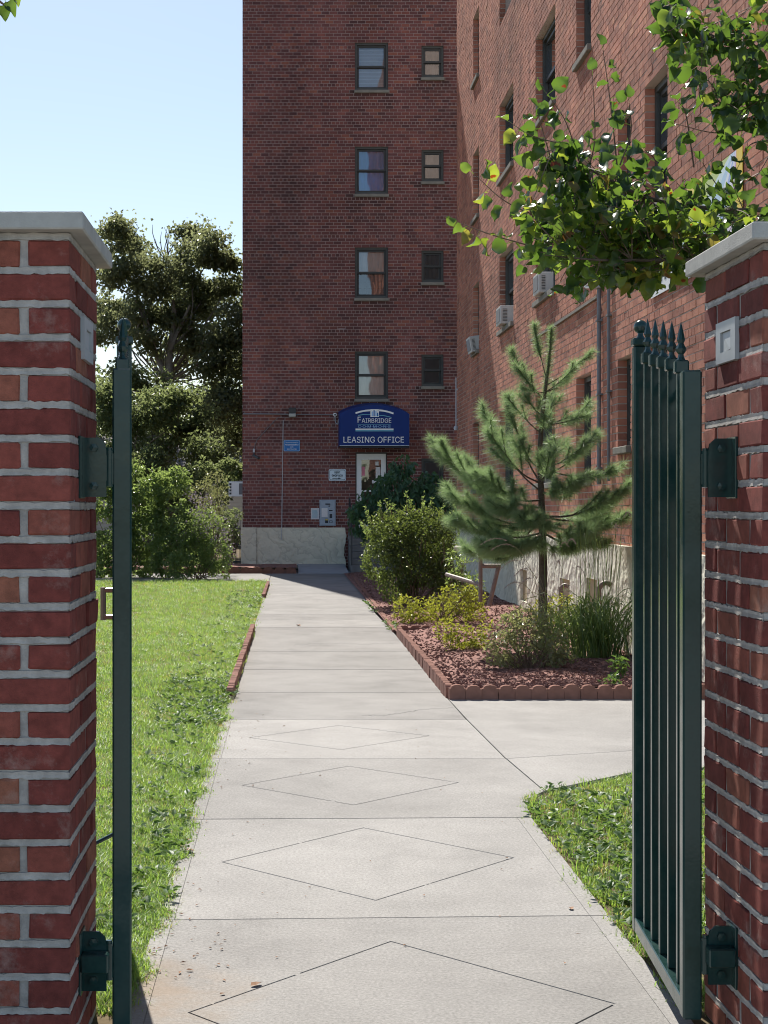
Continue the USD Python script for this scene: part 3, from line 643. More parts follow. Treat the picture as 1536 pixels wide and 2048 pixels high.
obj('inner_door', MB().box((a1, YF + .14, c), (b1, YF + .17, d1)), 'curtain_brown', dr)
obj('handle', MB().tube(bez([(a1 + .05, YF + .012, c + .72), (a1 + .05, YF - .03, c + .75), (a1 + .05, YF - .03, c + .88), (a1 + .05, YF + .012, c + .91)], 8), 0.012), 'dark_metal', dr)
for (x0, x1, z0, z1, m_) in ((a1 + .12, a1 + .20, 2.22, 2.44, 'pink_paper'), (b1 - .24, b1 - .13, 2.05, 2.43, 'paper'), (b1 - .33, b1 - .13, 2.04, 2.12, 'paper'), (b1 - .25, b1 - .17, 2.47, 2.56, 'paper')):
    obj('notice', MB().box((x0, YF + .031 + .002 * RNG.random(), z0), (x1, YF + .038, z1)), m_, dr)
# entrance steps
st = thing('entrance_steps', 'worn dark concrete steps up to the leasing office door', 'steps')
for k in range(6):
    obj('step', MB().cbox((1.50, 35.3 + 0.27 * k, -0.03), (3.3, YF - 0.02, 0.145 * (k + 1) - (0.0 if k else 0)), 0.012), 'old_step', st) if k == 5 else obj('step', MB().cbox((1.50, 35.3 + 0.27 * k, 0.145 * k - 0.03 * (k == 0)), (3.3, YF - 0.02, 0.145 * (k + 1) - .001), 0.012), 'old_step', st)
hr = thing('handrail', 'thin black iron handrail beside the entrance steps', 'handrail')
obj('post', MB().tube([(1.52, 36.5, 0.80), (1.52, 36.5, 1.70)], 0.022), 'dark_metal', hr)
obj('post', MB().tube([(1.52, 35.42, 0.14), (1.52, 35.42, 1.02)], 0.022), 'dark_metal', hr)
obj('rail', MB().tube([(1.52, 36.55, 1.69), (1.52, 35.36, 1.0)], 0.022), 'dark_metal', hr)

# ------------------------------------------------------------------ right wing
wb = thing('brick_wing', 'sunlit red brick apartment wing along the right side of the garden', 'building')
XW = 3.44
OW, UW, NW = (XW, 0, 0), (0, 1, 0), (-1, 0, 0)
floors = [1.83, 4.28, 6.73, 9.18, 11.63]
wop, ww = [], []
for fi, z in enumerate(floors):
    for (y0, y1, hgt, tag) in ((27.45, 28.3, 1.2, 'A'), (23.31, 24.83, 1.2, 'B'), (19.7, 21.25, 1.2, 'C'), (17.4, 18.28, 1.2 , 'D'), (13.92, 14.8, 1.2, 'E'), (15.41, 16.0, 0.9, 'F')):
        if fi == 1 and tag == 'D': pass
        z0 = z + (0.3 if tag == 'F' else 0); o = (y0, y1, snap(z0), snap(z0 + hgt)); wop.append(o); ww.append((o, fi, tag))
def soot_w(B):
    u, z = (B[:, 0] + B[:, 1]) / 2, (B[:, 2] + B[:, 3]) / 2
    p = meshkit.noise(np.stack([u * 0.5, z * 1.2, u * 0], -1), 9)
    return np.clip((p - 0.66) * 1.2, 0, .35) * RNG.uniform(.3, 1, len(B))
def pick_w(B):
    u, z = (B[:, 0] + B[:, 1]) / 2, (B[:, 2] + B[:, 3]) / 2
    px = CX + XW * F / u; py = CY - (z - EYE) * F / u
    ok = (px > 1110) & (px < 1400) & (py > 570) & (py < 1060) & (B[:, 1] - B[:, 0] > 0.08)
    return np.argsort(np.where(ok, u, 999))[:300]
brick_wall(wb, OW, UW, NW, 10.8, 31.0, 0.6, 17.2, wop, 'wing_brick', 'wing_mortar', pick=pick_w, soot=soot_w)
obj('end_wall', MB().box((XW + .3, 30.7, 0), (12, 31.0, 17.2)).box((XW + .3, 10.8, 0), (12, 11.1, 17.2)).box((11.7, 11.1, 0), (12, 30.7, 17.2)), 'wing_mortar', wb)
obj('roof', MB().box((XW + .05, 10.9, 17.0), (11.9, 30.9, 17.15)), 'roof_tar', wb)
for (o, fi, t) in ww:
    z = o[2]; h = RNG.random()
    if EYE + (CY - 0) * o[0] / F < z: continue       # above the picture: openings only
    window(wb, OW, UW, NW, *o, rev=0.09, casing=0.06, curtain='curtain_grey' if h < .6 else 'interior', sill_out=0.055)
# the wing's stucco base, patched with boards where cellar lights were
pl = sg.box(10.8, -0.1, 31.0, 1.10)
holes = [(18.35, 19.0, 0.10, 0.62), (16.75, 17.35, 0.30, 0.70), (21.6, 22.2, 0.15, 0.60)]
for h in holes: pl = pl.difference(sg.box(h[0], h[2], h[1], h[3]))
obj('plinth', extrude(pl, 0.07, (XW, 0, 0), UW, (0, 0, 1), NW), 'stucco', wb)
for h in holes: obj('board', MB().box((XW - .03, h[0] + .005, h[2] + .005), (XW - .005, h[1] - .005, h[3] - .005)), 'tan_board', wb)

# ------------------------------------------------------------------ house and iron fence glimpsed past the block
hs = thing('house', 'pale sided house glimpsed between the trees beyond the brick block', 'house')
mb = MB()
for k in range(17): mb.box((-9.5, 57.9 - 0.02, 0.2 + .16 * k), (1.0, 58.0, 0.2 + .16 * k + .152))
obj('siding', mb, 'siding', hs); obj('wall', MB().box((-9.4, 58.0, 0), (0.9, 64, 3.0)), 'siding', hs)
obj('roof', MB().add([[-9.9, 57.4, 3.0], [1.4, 57.4, 3.0], [1.4, 64.6, 3.0], [-9.9, 64.6, 3.0], [-9.9, 61, 4.3], [1.4, 61, 4.3]], [[0, 1, 5], [0, 5, 4], [2, 3, 4], [2, 4, 5], [1, 2, 5], [3, 0, 4], [0, 3, 2], [0, 2, 1]]), 'house_roof', hs)
w_ = thing('window', parent=hs); obj('frame', MB().box((-6.6, 57.84, 1.5), (-5.7, 57.9, 2.8)), 'white_paint', w_); obj('pane', MB().box((-6.5, 57.82, 1.6), (-5.8, 57.845, 2.7)), 'interior', w_)
fe = thing('iron_fence', 'low black iron fence between the left shrubs and the office plinth', 'fence')
for k in range(22): obj('picket', MB().tube([(-3.2 + .1 * k, 37.9, 0.0), (-3.2 + .1 * k, 37.9, 1.0)], 0.011, 5), 'dark_metal', fe)
for z in (0.12, 0.55, 0.92): obj('rail', MB().box((-3.25, 37.88, z), (-1.03, 37.92, z + .035)), 'dark_metal', fe)
# ------------------------------------------------------------------ gate pillars
def pillar(label, x_in, side, z_cap0, z_cap1):
    """x_in: the face towards the opening; side -1 = left pillar (body towards -x)"""
    pr = thing('brick_pillar', label, 'pillar', 'brick gate pillars')
    W_, Y0, Y1 = 0.56, 4.05, 4.61
    xa, xb = (x_in - W_, x_in) if side < 0 else (x_in, x_in + W_)
    obj('core', MB().box((xa + .006, Y0 + .006, -0.1), (xb - .006, Y1 - .006, z_cap0)), 'pillar_mortar', pr)
    C, S, HD, J = 0.0880, 0.2035, 0.1100, 0.0205
    n = int(round((z_cap0 + 0.05) / C)); ztop = z_cap0 - 0.022
    cor = [np.array([xa, Y0]), np.array([xb, Y0]), np.array([xb, Y1]), np.array([xa, Y1])]
    joints = MB()
    for k in range(n):
        z1 = ztop - k * C; z0 = z1 - (C - J)
        if z1 < 0.0: break
        for f in range(4):
            p, q = cor[f], cor[(f + 1) % 4]
            if k % 2: p, q = q, p
            d = (q - p) / W_; inn = np.array([-(q - p)[1], (q - p)[0]]) / W_
            cen = np.array([(xa + xb) / 2, (Y0 + Y1) / 2])
            if np.dot(cen - p, inn) < 0: inn = -inn
            for m in range(2):
                s0 = m * (S + J) + (0.0 if m == 0 else 0); s1 = s0 + S
                jj = RNG.normal(0, 0.0012, 3)
                ang = RNG.normal(0, 0.004)
                a_ = p + d * s0 + inn * jj[0]; e = [a_, a_ + d * (s1 - s0)]
                lo = np.array([0, 0, z0 + jj[1]]); hi = np.array([s1 - s0, HD, z1 + jj[2] * .6])
                ax = np.array([[d[0], d[1], 0], [inn[0], inn[1], 0], [0, 0, 1]])
                v, ff = chambox(lo, hi, 0.0035, 0.0012)
                if np.linalg.det(ax) < 0: ff = ff[:, ::-1]
                obj('brick', (v @ ax + np.array([a_[0], a_[1], 0]), ff), 'pillar_brick', pr)
    # tooled mortar bands, a little proud of the core, with ragged edges
    zc = [ztop - k * C + J / 2 for k in range(n + 1)]
    for f in range(4):
        p, q = cor[f], cor[(f + 1) % 4]; d = (q - p) / W_; out = np.array([d[1], -d[0]]); cen = np.array([(xa + xb) / 2, (Y0 + Y1) / 2])
        if np.dot(p - cen, out) < 0: out = -out
        for k, z in enumerate(zc):
            if z < -0.02: continue
            s = np.linspace(0.0, W_, 49); hw = J / 2
            up = hw + 0.0030 * (meshkit.noise(np.stack([s * 38, np.full(49, z * 50), np.full(49, f * 7.0)], -1)) - .75) + .0015 * RNG.normal(size=49)
            dn = hw + 0.0030 * (meshkit.noise(np.stack([s * 38, np.full(49, z * 50 + 9), np.full(49, f * 7.0)], -1)) - .75) + .0015 * RNG.normal(size=49)
            bow = 0.0018 * (meshkit.noise(np.stack([s * 7, np.full(49, z * 9), np.full(49, f * 3.)], -1)) - .5)
            base = p[None] + s[:, None] * d[None]
            def row(off, zz): return np.column_stack([base + out[None] * (off if np.ndim(off) == 0 else np.asarray(off)[:, None]), zz])
            r0 = row(-0.004, z - dn); r1 = row(-0.0012 + 0 * s, z - dn * .93); r2 = row(-0.0026 + 0 * s, z + bow); r3 = row(-0.0012 + 0 * s, z + up * .93); r4 = row(-0.004, z + up)
            v = np.vstack([r0, r1, r2, r3, r4]); i = np.arange(48); fs = []
            for r in range(4):
                a0, b0 = i + r * 49, i + (r + 1) * 49
                fs += [np.stack([a0, a0 + 1, b0 + 1], 1), np.stack([a0, b0 + 1, b0], 1)]
            joints.add(v, np.vstack(fs))
    obj('mortar', joints, 'pillar_mortar', pr, kind='stuff')
    mb = MB().cbox((xa - .04, Y0 - .045, z_cap0), (xb + .04, Y1 + .07, z_cap1), 0.004)
    obj('cap', mb, 'cap_stone', pr)
    obj('bed_joint', MB().box((xa + .012, Y0 + .012, z_cap0 - .024), (xb - .012, Y1 - .012, z_cap0 - .001)), 'pillar_mortar', pr)
    return pr
pillar('left red brick gate pillar with a grey stone cap', -0.561, -1, 2.216, 2.262)
pillar('right red brick gate pillar half lit by the sun, under the leafy branch', 1.248, 1, 2.190, 2.236)
def steplight(label, x, side):
    t = thing('step_light', label, 'wall light', 'recessed lights in the gate pillars')
    s = side; y0, y1, z0, z1 = 4.265, 4.455, 1.905, 2.022
    fr = sg.box(y0, z0, y1, z1).difference(sg.box(y0 + .045, z0 + .03, y1 - .045, z1 - .03))
    obj('frame', extrude(fr, 0.012, (x - s * .002, 0, 0), (0, 1, 0), (0, 0, 1), (s, 0, 0)), 'light_metal', t)
    obj('reflector', MB().add([[x + s * .0105, y0 + .046, z0 + .031], [x + s * .0045, y1 - .046, z0 + .031], [x + s * .0045, y1 - .046, z1 - .031], [x + s * .0045, y0 + .046, z1 - .031]], [[0, 1, 2], [0, 2, 3], [2, 1, 0], [3, 2, 0]][:2]), 'light_metal', t)
steplight('square metal recessed light in the inner face of the left pillar', -0.561, 1)
steplight('square metal recessed light in the inner face of the right pillar', 1.248, -1)

# ------------------------------------------------------------------ iron gates
def gate(label, hinge, latch, x_pillar, handle):
    g = thing('iron_gate', label, 'gate', 'open gate leaves')
    h, l = np.array([*hinge, 0.0]), np.array([*latch, 0.0]); d = l - h; L = np.linalg.norm(d); d /= L
    n = np.array([-d[1], d[0], 0]); A = np.array([d, n, [0, 0, 1]]); path_dir = 1 if x_pillar < 0 else -1
    def bar(name, lo, hi, c=.003, parent=g): return obj(name, MB().cbox(lo, hi, c, A, h), 'gate_paint', parent)
    bar('hinge_stile', (-.0265, -.0265, .064), (.0265, .0265, 1.88), .005)
    bar('latch_stile', (L - .025, -.025, .064), (L + .025, .025, 2.04), .005)
    bar('bottom_rail', (.0265, -.024, .066), (L - .025, .024, .115))
    # the top rail climbs towards the latch stile
    pts = [h + d * .0265 + np.array([0, 0, 1.80]), h + d * L * .5 + np.array([0, 0, 1.872]), h + d * (L - .025) + np.array([0, 0, 1.93])]
    mb = MB()
    for a_, b_ in zip(pts[:-1], pts[1:]):
        e = unit(b_ - a_); up = np.cross(n, e); up = up if up[2] > 0 else -up
        o_ = 1 if np.dot(n, [x_pillar, 0, 0]) > 0 else -1; v, f = chambox((0, o_ * .0128, -.012), (np.linalg.norm(b_ - a_), o_ * .020, .012), .002); mb.add(v @ np.array([e, n, up]) + a_, f)
    obj('top_rail', mb, 'gate_paint', g)
    def sp(prof, at, nn=10): v, f = revolve(prof, nn, at); return MB().add(v, f).tm()
    top = h + d * L + np.array([0, 0, 2.04])
    cap = MB().cbox((L - .029, -.029, 2.0405), (L + .029, .029, 2.066), .004, A, h); obj('post_cap', cap, 'gate_paint', g)
    obj('ball_finial', sp([(0.0, .025), (.017, .026), (.010, .036), (.010, .045)] + [(.0235 * math.sin(a), .066 - .0235 * math.cos(a)) for a in np.linspace(.45, math.pi, 9)], top, 14), 'gate_paint', g, smooth=40)
    for k in range(1, 6):
        t = k * L / 6; zt = 1.868 + .1235 * (t / L)
        c_ = h + d * t
        p = bar('picket', (t - .0125, -.0125, .1155), (t + .0125, .0125, zt), .002)
        m = MB().cbox((t - .020, -.020, zt - .004), (t + .020, .020, zt + .034), .004, A, h)
        m.addm(sp([(.0, .03), (.016, .032), (.009, .044), (.008, .052), (.014, .060), (.0165, .068), (.011, .078), (.008, .084), (.0125, .094), (.010, .106), (.004, .132), (.0, .148)], c_ + np.array([0, 0, zt]), 8))
        obj('finial', m, 'gate_paint', g)
    sgn = 1.0 if x_pillar > 0 else -1.0
    for z0, low in ((1.525, False), (.168, True)):
        hg = thing('hinge', parent=g)
        yb = h[1] - .035
        fl = [(sgn * .076, 0), (0, 0), (0, .165), (sgn * .018, .165)] if False else None
        xi = x_pillar - sgn * .006; xo = x_pillar - sgn * .070
        poly = sg.Polygon([(xo, 0), (xi, 0), (xi, .163), (xo + sgn * .020, .163), (xo + sgn * .004, .148), (xo, .130)])
        obj('flange', extrude(poly, .008, (0, yb, z0), (1, 0, 0), (0, 0, 1), (0, -1, 0)), 'gate_paint', hg)
        obj('wall_plate', MB().cbox((x_pillar - sgn * .006, yb - .045, z0 - .004), (x_pillar - sgn * .0005 + sgn * .003, yb + .045, z0 + .167), .002), 'gate_paint', hg)
        bx = (xo + h[0] + sgn * .0265) / 2
        obj('barrel', MB().tube([(bx, yb + .004, z0 + .028), (bx, yb + .004, z0 + .128)], .0115, 10).tube([(bx, yb + .004, z0 + .128), (bx, yb + .004, z0 + .136)], .0085, 8).box((min(bx, h[0] + sgn * .02), yb - .002, z0 + .035), (max(bx, h[0] + sgn * .02), yb + .02, z0 + .12)), 'gate_paint', hg)
        obj('link', MB().box((min(bx, xo), yb - .006, z0 + .045), (max(bx, xo), yb + .004, z0 + .115)), 'gate_paint', hg)
        for zb_ in (.135, .030):
            obj('bolt', MB().addm(sp([(0, 0), (.012, .0), (.012, .009), (.0, .010)], (0, 0, 0), 6)).tm().apply_transform(trimesh.transformations.translation_matrix((xi - sgn * .03, yb - .010, z0 + zb_)) @ trimesh.transformations.rotation_matrix(math.pi / 2, (1, 0, 0))), 'gate_paint', hg)
        if low: obj('guard_box', MB().cbox((min(xi, bx - sgn * .004), yb - .055, z0 + .060), (max(xi, bx - sgn * .004), yb - .0085, z0 + .112), .004), 'gate_paint', hg)
    if handle:
        hd = thing('handle', parent=g)
        hx = h + d * (L - .0) - np.array([.025, 0, 0])
        for z in (1.128, 1.218): obj('bar', MB().tube([hx + np.array([0.004, 0, z]), hx + np.array([-.050, 0, z])], .0085, 8), 'handle_bronze', hd)
        obj('grip', MB().tube([hx + np.array([-.046, 0, 1.118]), hx + np.array([-.046, 0, 1.228])], .0095, 8), 'handle_bronze', hd)
        obj('stay_rod', MB().tube([h + d * .35 + np.array([-.02, 0, .52]), h + d * .20 + np.array([-.16, .10, .465])], .006, 6), 'gate_paint', g)
    return g
gate('left green iron gate leaf standing open, seen edge-on with its pull handle', (-0.452, 4.30), (-0.538, 5.19), -0.561, True)
gate('right green iron gate leaf standing open with five spear pickets', (1.140, 4.355), (1.203, 5.245), 1.248, False)

# ------------------------------------------------------------------ awning and things on the office wall
aw = thing('awning', 'navy awning lettered leasing office over the office door', 'awning')
YA = 36.2
def ax_(px): return (px - CX) * YA / F
def az_(py): return EYE - (py - CY) * YA / F
xa0, xa1, zb0, zs, zt = ax_(679), ax_(818.5), az_(892), az_(828), az_(810)
arc = [(xa0 + (xa1 - xa0) * t, zs + (zt - zs) * math.sin(math.pi * t) ** 0.75) for t in np.linspace(0, 1, 17)]
obj('face', extrude(sg.Polygon([(xa1, zb0), (xa0, zb0)] + arc), 0.012, (0, YA + .012, 0), UF, (0, 0, 1), NF), 'awning_blue', aw)
mb = MB()
for (x0, z0), (x1, z1) in zip(arc[:-1], arc[1:]): mb.quad((x0, YA + .012, z0), (x1, YA + .012, z1), (x1, YF - .01, z1 + .10), (x0, YF - .01, z0 + .10))
for x in (xa0, xa1): mb.add([(x, YA + .012, zb0), (x, YF - .01, zb0), (x, YF - .01, zs + .10), (x, YA + .012, zs)], [[0, 1, 2], [0, 2, 3]])
obj('canopy', mb, 'awning_blue', aw)
obj('trim', MB().box((xa0, YA - .004, zb0 + .004), (xa1, YA + .002, zb0 + .018)), 'awning_edge', aw)
obj('valance', MB().box((xa0 + .01, YA + .01, zb0 - .045), (xa1 - .01, YA + .02, zb0 + .002)), 'awning_soot', aw)
xc = ax_(748); yl = YA - .001
def T(txt, h, px, py, w=None, bold=False, m='letter_white', name='lettering'): obj(name, text(txt, h, (ax_(px), yl, az_(py)), UF, (0, 0, 1), NF, .003, bold, width=w), m, aw)
k = YA / F
T('LEASING OFFICE', 11.6 * k, 747.5, 885.2, 121 * k)
T('F', 11.8 * k, 718.5, 845.4, 6.4 * k); T('AIRBRIDGE', 8.6 * k, 753, 845.4, 59 * k)
T('C\u00b7O\u00b7M\u00b7M\u00b7O\u00b7N\u00b7S', 4.6 * k, 748.5, 855.3, 65 * k, m='letter_pale_blue')
obj('rule', MB().box((ax_(715.5), yl - .002, az_(848.9)), (ax_(781), yl, az_(848.2))), 'letter_teal', aw)
obj('stripe', MB().box((ax_(711), yl - .002, az_(859.8)), (ax_(787), yl, az_(857.2))), 'letter_white', aw)
obj('stripe', MB().box((ax_(711), yl - .002, az_(862.6)), (ax_(787), yl, az_(860.4))), 'letter_teal', aw)
def arcstrip(x0, x1, y0, y1, sag, th): 
    t = np.linspace(0, 1, 12); xs = x0 + (x1 - x0) * t; ys = y0 + (y1 - y0) * t - sag * np.sin(math.pi * t)
    return sg.LineString([(ax_(x), az_(y)) for x, y in zip(xs, ys)]).buffer(th * k / 2, cap_style=2)
for (x0, x1, y0, y1, sag, th, m_) in ((711, 741, 826.3, 820.5, 1.2, 3.4, 'letter_white'), (757, 787, 820.5, 827, 1.2, 3.4, 'letter_white'), (716, 741, 831, 829, 1.0, 1.3, 'letter_teal'), (757, 783, 830.5, 835, 1.0, 1.3, 'letter_teal')):
    obj('swoosh', extrude(arcstrip(x0, x1, y0, y1, sag, th), .002, (0, yl, 0), UF, (0, 0, 1), NF), m_, aw)
obj('emblem', extrude(sg.box(ax_(740.8), az_(834), ax_(758), az_(818.2)), .002, (0, yl, 0), UF, (0, 0, 1), NF), 'letter_white', aw)
for x, yt, m_ in ((743.5, 823, 'letter_pale_blue'), (747, 820.5, 'sign_blue'), (750.5, 822.5, 'letter_pale_blue'), (754, 825.5, 'sign_blue')):
    obj('emblem_bar', MB().box((ax_(x), yl - .005, az_(832.5)), (ax_(x + 2.4), yl - .0025, az_(yt))), m_, aw)
def rrect(x0, y0, x1, y1, r): return sg.box(x0 + r, y0 + r, x1 - r, y1 - r).buffer(r, 4)
YS = YF - 0.012
bs = thing('blue_sign', 'small blue property manager sign with white lettering on dark brick', 'sign')
x0, x1, z0, z1 = fx(567.5), fx(599.8), fz(902.5), fz(880.5)
obj('border', extrude(rrect(x0, z0, x1, z1, .02), .006, (0, YS, 0), UF, (0, 0, 1), NF), 'letter_pale_blue', bs)
obj('panel', extrude(rrect(x0 + .012, z0 + .012, x1 - .012, z1 - .012, .015), .003, (0, YS - .006, 0), UF, (0, 0, 1), NF), 'sign_blue', bs)
kk = YF / F
for s_, py, h_, w_ in (('This property managed by', 885.6, 1.9, 26), ('PK MANAGEMENT', 891, 3.0, 27), ('LLC', 895, 2.7, 6), ('203 776 2702', 900, 2.8, 19)):
    obj('lettering', text(s_, h_ * kk, (fx(583.5), YS - .0095, fz(py)), UF, (0, 0, 1), NF, .002, width=w_ * kk), 'letter_white', bs)
rs = thing('rent_sign', 'white rent drop box sign with arrow beside the office door', 'sign')
x0, x1, z0, z1 = fx(657.5), fx(692), fz(961.5), fz(938.3)
obj('panel', extrude(rrect(x0, z0, x1, z1, .03), .006, (0, YS, 0), UF, (0, 0, 1), NF), 'sign_white', rs)
obj('border', extrude(rrect(x0 + .018, z0 + .018, x1 - .018, z1 - .018, .03).difference(rrect(x0 + .026, z0 + .026, x1 - .026, z1 - .026, .025)), .002, (0, YS - .007, 0), UF, (0, 0, 1), NF), 'letter_black', rs)
for s_, py, h_, w_ in (('RENT', 946.8, 4.0, 11.5), ('DROP BOX', 953.2, 4.0, 22)):
    obj('lettering', text(s_, h_ * kk, (fx(674.8), YS - .0085, fz(py)), UF, (0, 0, 1), NF, .002, True, width=w_ * kk), 'letter_black', rs)
obj('arrow', extrude(sg.Polygon([(fx(664.8), fz(957.3)), (fx(676.5), fz(957.3)), (fx(676.5), fz(958.3)), (fx(683), fz(956.8)), (fx(676.5), fz(955.2)), (fx(676.5), fz(956.2)), (fx(664.8), fz(956.2))]), .002, (0, YS - .0085, 0), UF, (0, 0, 1), NF), 'letter_black', rs)
bx = thing('rent_drop_box', 'grey metal rent drop box with slots set in the brick above the plinth', 'drop box')
obj('housing', MB().cbox((fx(640), YF - .075, fz(1051)), (fx(669.5), YF - .006, fz(1001)), .006), 'drop_box', bx)
obj('flange', MB().box((fx(639), YF - .02, fz(1052)), (fx(671.8), YF - .007, fz(999.8))), 'drop_box', bx)
for (u0, v0, u1, v1, m_) in ((650.5, 1007, 660, 1009.5, 'letter_black'), (657, 1011, 659.5, 1013.5, 'letter_black'), (657.8, 1020, 665, 1022, 'letter_black'), (659, 1028, 664, 1036, 'letter_black'), (650, 1037.5, 656, 1046, 'letter_black'), (658.3, 1041, 664.6, 1045.6, 'letter_black')):
    obj('slot', MB().box((fx(u0), YF - .0795, fz(v1)), (fx(u1), YF - .0755, fz(v0))), m_, bx)
for (u0, v0, u1, v1, m_) in ((650.3, 1037.8, 655.7, 1040.5, 'sign_yellow'), (659.3, 1042, 663.5, 1044.8, 'drop_box'), (643, 1016, 655, 1034, 'paper')):
    obj('sticker', MB().box((fx(u0), YF - .082, fz(v1)), (fx(u1), YF - (.080 if m_ != 'paper' else .0755), fz(v0))), m_, bx)
pn = thing('paper_notice', 'white paper notice taped to brick left of the grey drop box', 'notice')
obj('sheet', MB().box((fx(621.8), YF - .010, fz(1038.5)), (fx(638), YF - .0065, fz(1016))), 'paper', pn)
mb = MB()
for r_ in range(9): mb.box((fx(624), YF - .0115, fz(1020.6 + 1.8 * r_)), (fx(634 + 2 * RNG.random()), YF - .0103, fz(1019.9 + 1.8 * r_)))
obj('print', mb, 'letter_teal', pn)
fl = thing('floodlight', 'dark box floodlight on the conduit left of the awning', 'floodlight')
obj('housing', MB().cbox((fx(577.3), YF - .16, fz(827.2)), (fx(592), YF - .006, fz(816)), .008), 'dark_metal', fl)
obj('lens', MB().cbox((fx(577.6), YF - .19, fz(834.6)), (fx(591.7), YF - .02, fz(827.6)), .012), 'lamp_glass', fl)
cd = thing('conduit', 'horizontal grey conduit running along the office wall to the awning', 'conduit')
obj('pipe', MB().tube([(-1.0, YF - .022, fz(827.5)), (fx(577), YF - .022, fz(829))], .017).tube([(fx(592), YF - .022, fz(829)), (fx(669), YF - .022, fz(829.4))], .014), 'grey_pipe', cd)
wr = thing('drop_wire', 'thin pale wire running straight down the office wall onto the plinth', 'wire')
obj('wire', MB().tube([(fx(566.5), YF - .012, fz(840)), (fx(565.6), YF - .012, fz(900)), (fx(563.5), YF - .012, fz(1053)), (fx(563), YF - .075, fz(1058)), (fx(563), YF - .075, fz(1080))], .009, 5), 'pale_pipe', wr)
wr = thing('camera_cable', 'slack dark cable from the conduit to the black security camera', 'cable')
obj('cable', MB().tube(bez([P(557, 834, YF - .02), P(545, 846, YF - .02), P(525, 868, YF - .02), P(514, 880, YF - .02), P(508, 897, YF - .02)], 16), .008, 5), 'grey_pipe', wr)
sc = thing('security_camera', 'black bullet security camera low on the left edge of the office wall', 'camera')
obj('junction_box', MB().cbox((fx(506), YF - .05, fz(905)), (fx(510), YF - .006, fz(897.5)), .004), 'pale_pipe', sc)
obj('arm', MB().tube([P(508, 905, YF - .03), P(508, 911, YF - .06)], .02, 6), 'dark_metal', sc)
obj('body', MB().tube([P(507, 910.5, YF - .06), P(517.5, 916.5, YF - .26)], .035, 8), 'dark_metal', sc)
sc = thing('dome_camera', 'small white round camera on the conduit end beside the awning', 'camera')
c_ = P(670, 829.4, YF - .07)
obj('body', MB().tube([P(670, 829.4, YF - .006), c_], .045, 10), 'white_paint', sc); obj('lens', MB().tube([c_, c_ + np.array([0, -.02, 0])], .022, 8), 'dark_metal', sc)
obj('bracket', MB().tube(bez([P(670, 832, YF - .03), P(671, 845, YF - .02), P(676, 848, YF - .02), P(677, 838, YF - .03)], 10), .010, 5), 'pale_pipe', sc)
cp = thing('corner_pipe', 'pale vertical pipe at the corner where the wing meets the office wall', 'pipe')
YC = 30.8
obj('pipe', MB().tube([P(912.2, 755, YC), P(912.2, 851, YC)], .014, 6), 'pale_pipe', cp)
obj('end_bulb', MB().add(*revolve([(0, -.05), (.035, -.04), (.045, 0), (.03, .04), (0, .05)], 8, P(911.8, 856, YC))), 'pale_pipe', cp)
obj('clip', MB().box((3.40, YC - .02, 3.2), (3.445, YC + .02, 3.23)).box((3.40, YC - .02, 3.8), (3.445, YC + .02, 3.83)), 'pale_pipe', cp)
# on the wing
def vpipe(px, y0, y1, r, label):
    Y = XW * F / (px - CX); t = thing('wall_conduit', label, 'conduit')
    obj('pipe', MB().tube([(XW - r - .012, Y, EYE + (CY - y1) * Y / F), (XW - r - .012, Y, EYE + (CY - y0) * Y / F)], r, 7), 'grey_pipe', t)
    for z in (1.9, 2.7, 3.5): obj('strap', MB().box((XW - 2 * r - .016, Y - .045, z), (XW - .006, Y + .045, z + .02)), 'grey_pipe', t)
vpipe(1204.5, 560, 968, .024, 'thicker vertical grey conduit on the sunlit wing below the white camera')
vpipe(1223, 545, 962, .018, 'thinner vertical grey conduit on the sunlit wing nearer the gate')
t = thing('ledge_conduit', 'long straight horizontal conduit on the sunlit wing above the pine', 'conduit')
obj('pipe', MB().box((XW - .035, 16.95, 3.775), (XW - .006, 21.5, 3.805)), 'sill_stone', t)
t = thing('bullet_camera', 'white bullet camera on a bracket at the wing conduit, under the leaves', 'camera')
Yc = 17.1
obj('box', MB().cbox((XW - .09, 16.75, 3.86), (XW - .006, 16.9, 4.03), .006), 'pale_pipe', t)
obj('arm', MB().tube(bez([(XW - .05, 16.9, 3.93), (XW - .12, 17.0, 3.9), (XW - .16, 17.1, 3.96)], 8), .016, 6), 'white_paint', t)
obj('body', MB().tube([(XW - .10, 16.95, 3.97), (XW - .27, 17.35, 3.92)], .045, 10), 'white_paint', t)
obj('hood', MB().box((XW - .29, 17.0, 4.02), (XW - .08, 17.35, 4.028)), 'white_paint', t)
# window air conditioners
def ac(label, y0, y1, z0, z1, xo, tilt=0.0):
    t = thing('air_conditioner', label, 'air conditioner', 'window air conditioners')
    R = trimesh.transformations.rotation_matrix(tilt, (0, 1, 0), (XW, y0, z0))
    def put(name, m, mt): m = m.tm(); m.apply_transform(R); obj(name, m, mt, t)
    put('case', MB().cbox((xo, y0, z0), (XW + .08, y1, z1), .01), 'ac_case')
    mb = MB()
    for k in range(9): mb.box((xo + .04, y0 - .004, z0 + .04 + k * (z1 - z0 - .08) / 9), (XW - .03, y0 - .0005, z0 + .05 + k * (z1 - z0 - .08) / 9))
    put('louvre', mb, 'dark_metal')
    put('rear_grille', MB().box((xo - .006, y0 + .04, z0 + .04), (xo - .0005, y1 - .04, z1 - .04)), 'grey_pipe')
ac('white air conditioner in the wing window with the hanging curtain', 23.78, 24.25, 4.30, 4.58, 3.30)
ac('tilted white air conditioner in the furthest wing window column', 27.6, 28.1, 4.26, 4.54, 3.32, -0.16)
ac('white air conditioner half hidden behind the lowest pear leaves', 20.3, 20.75, 4.30, 4.57, 3.32)
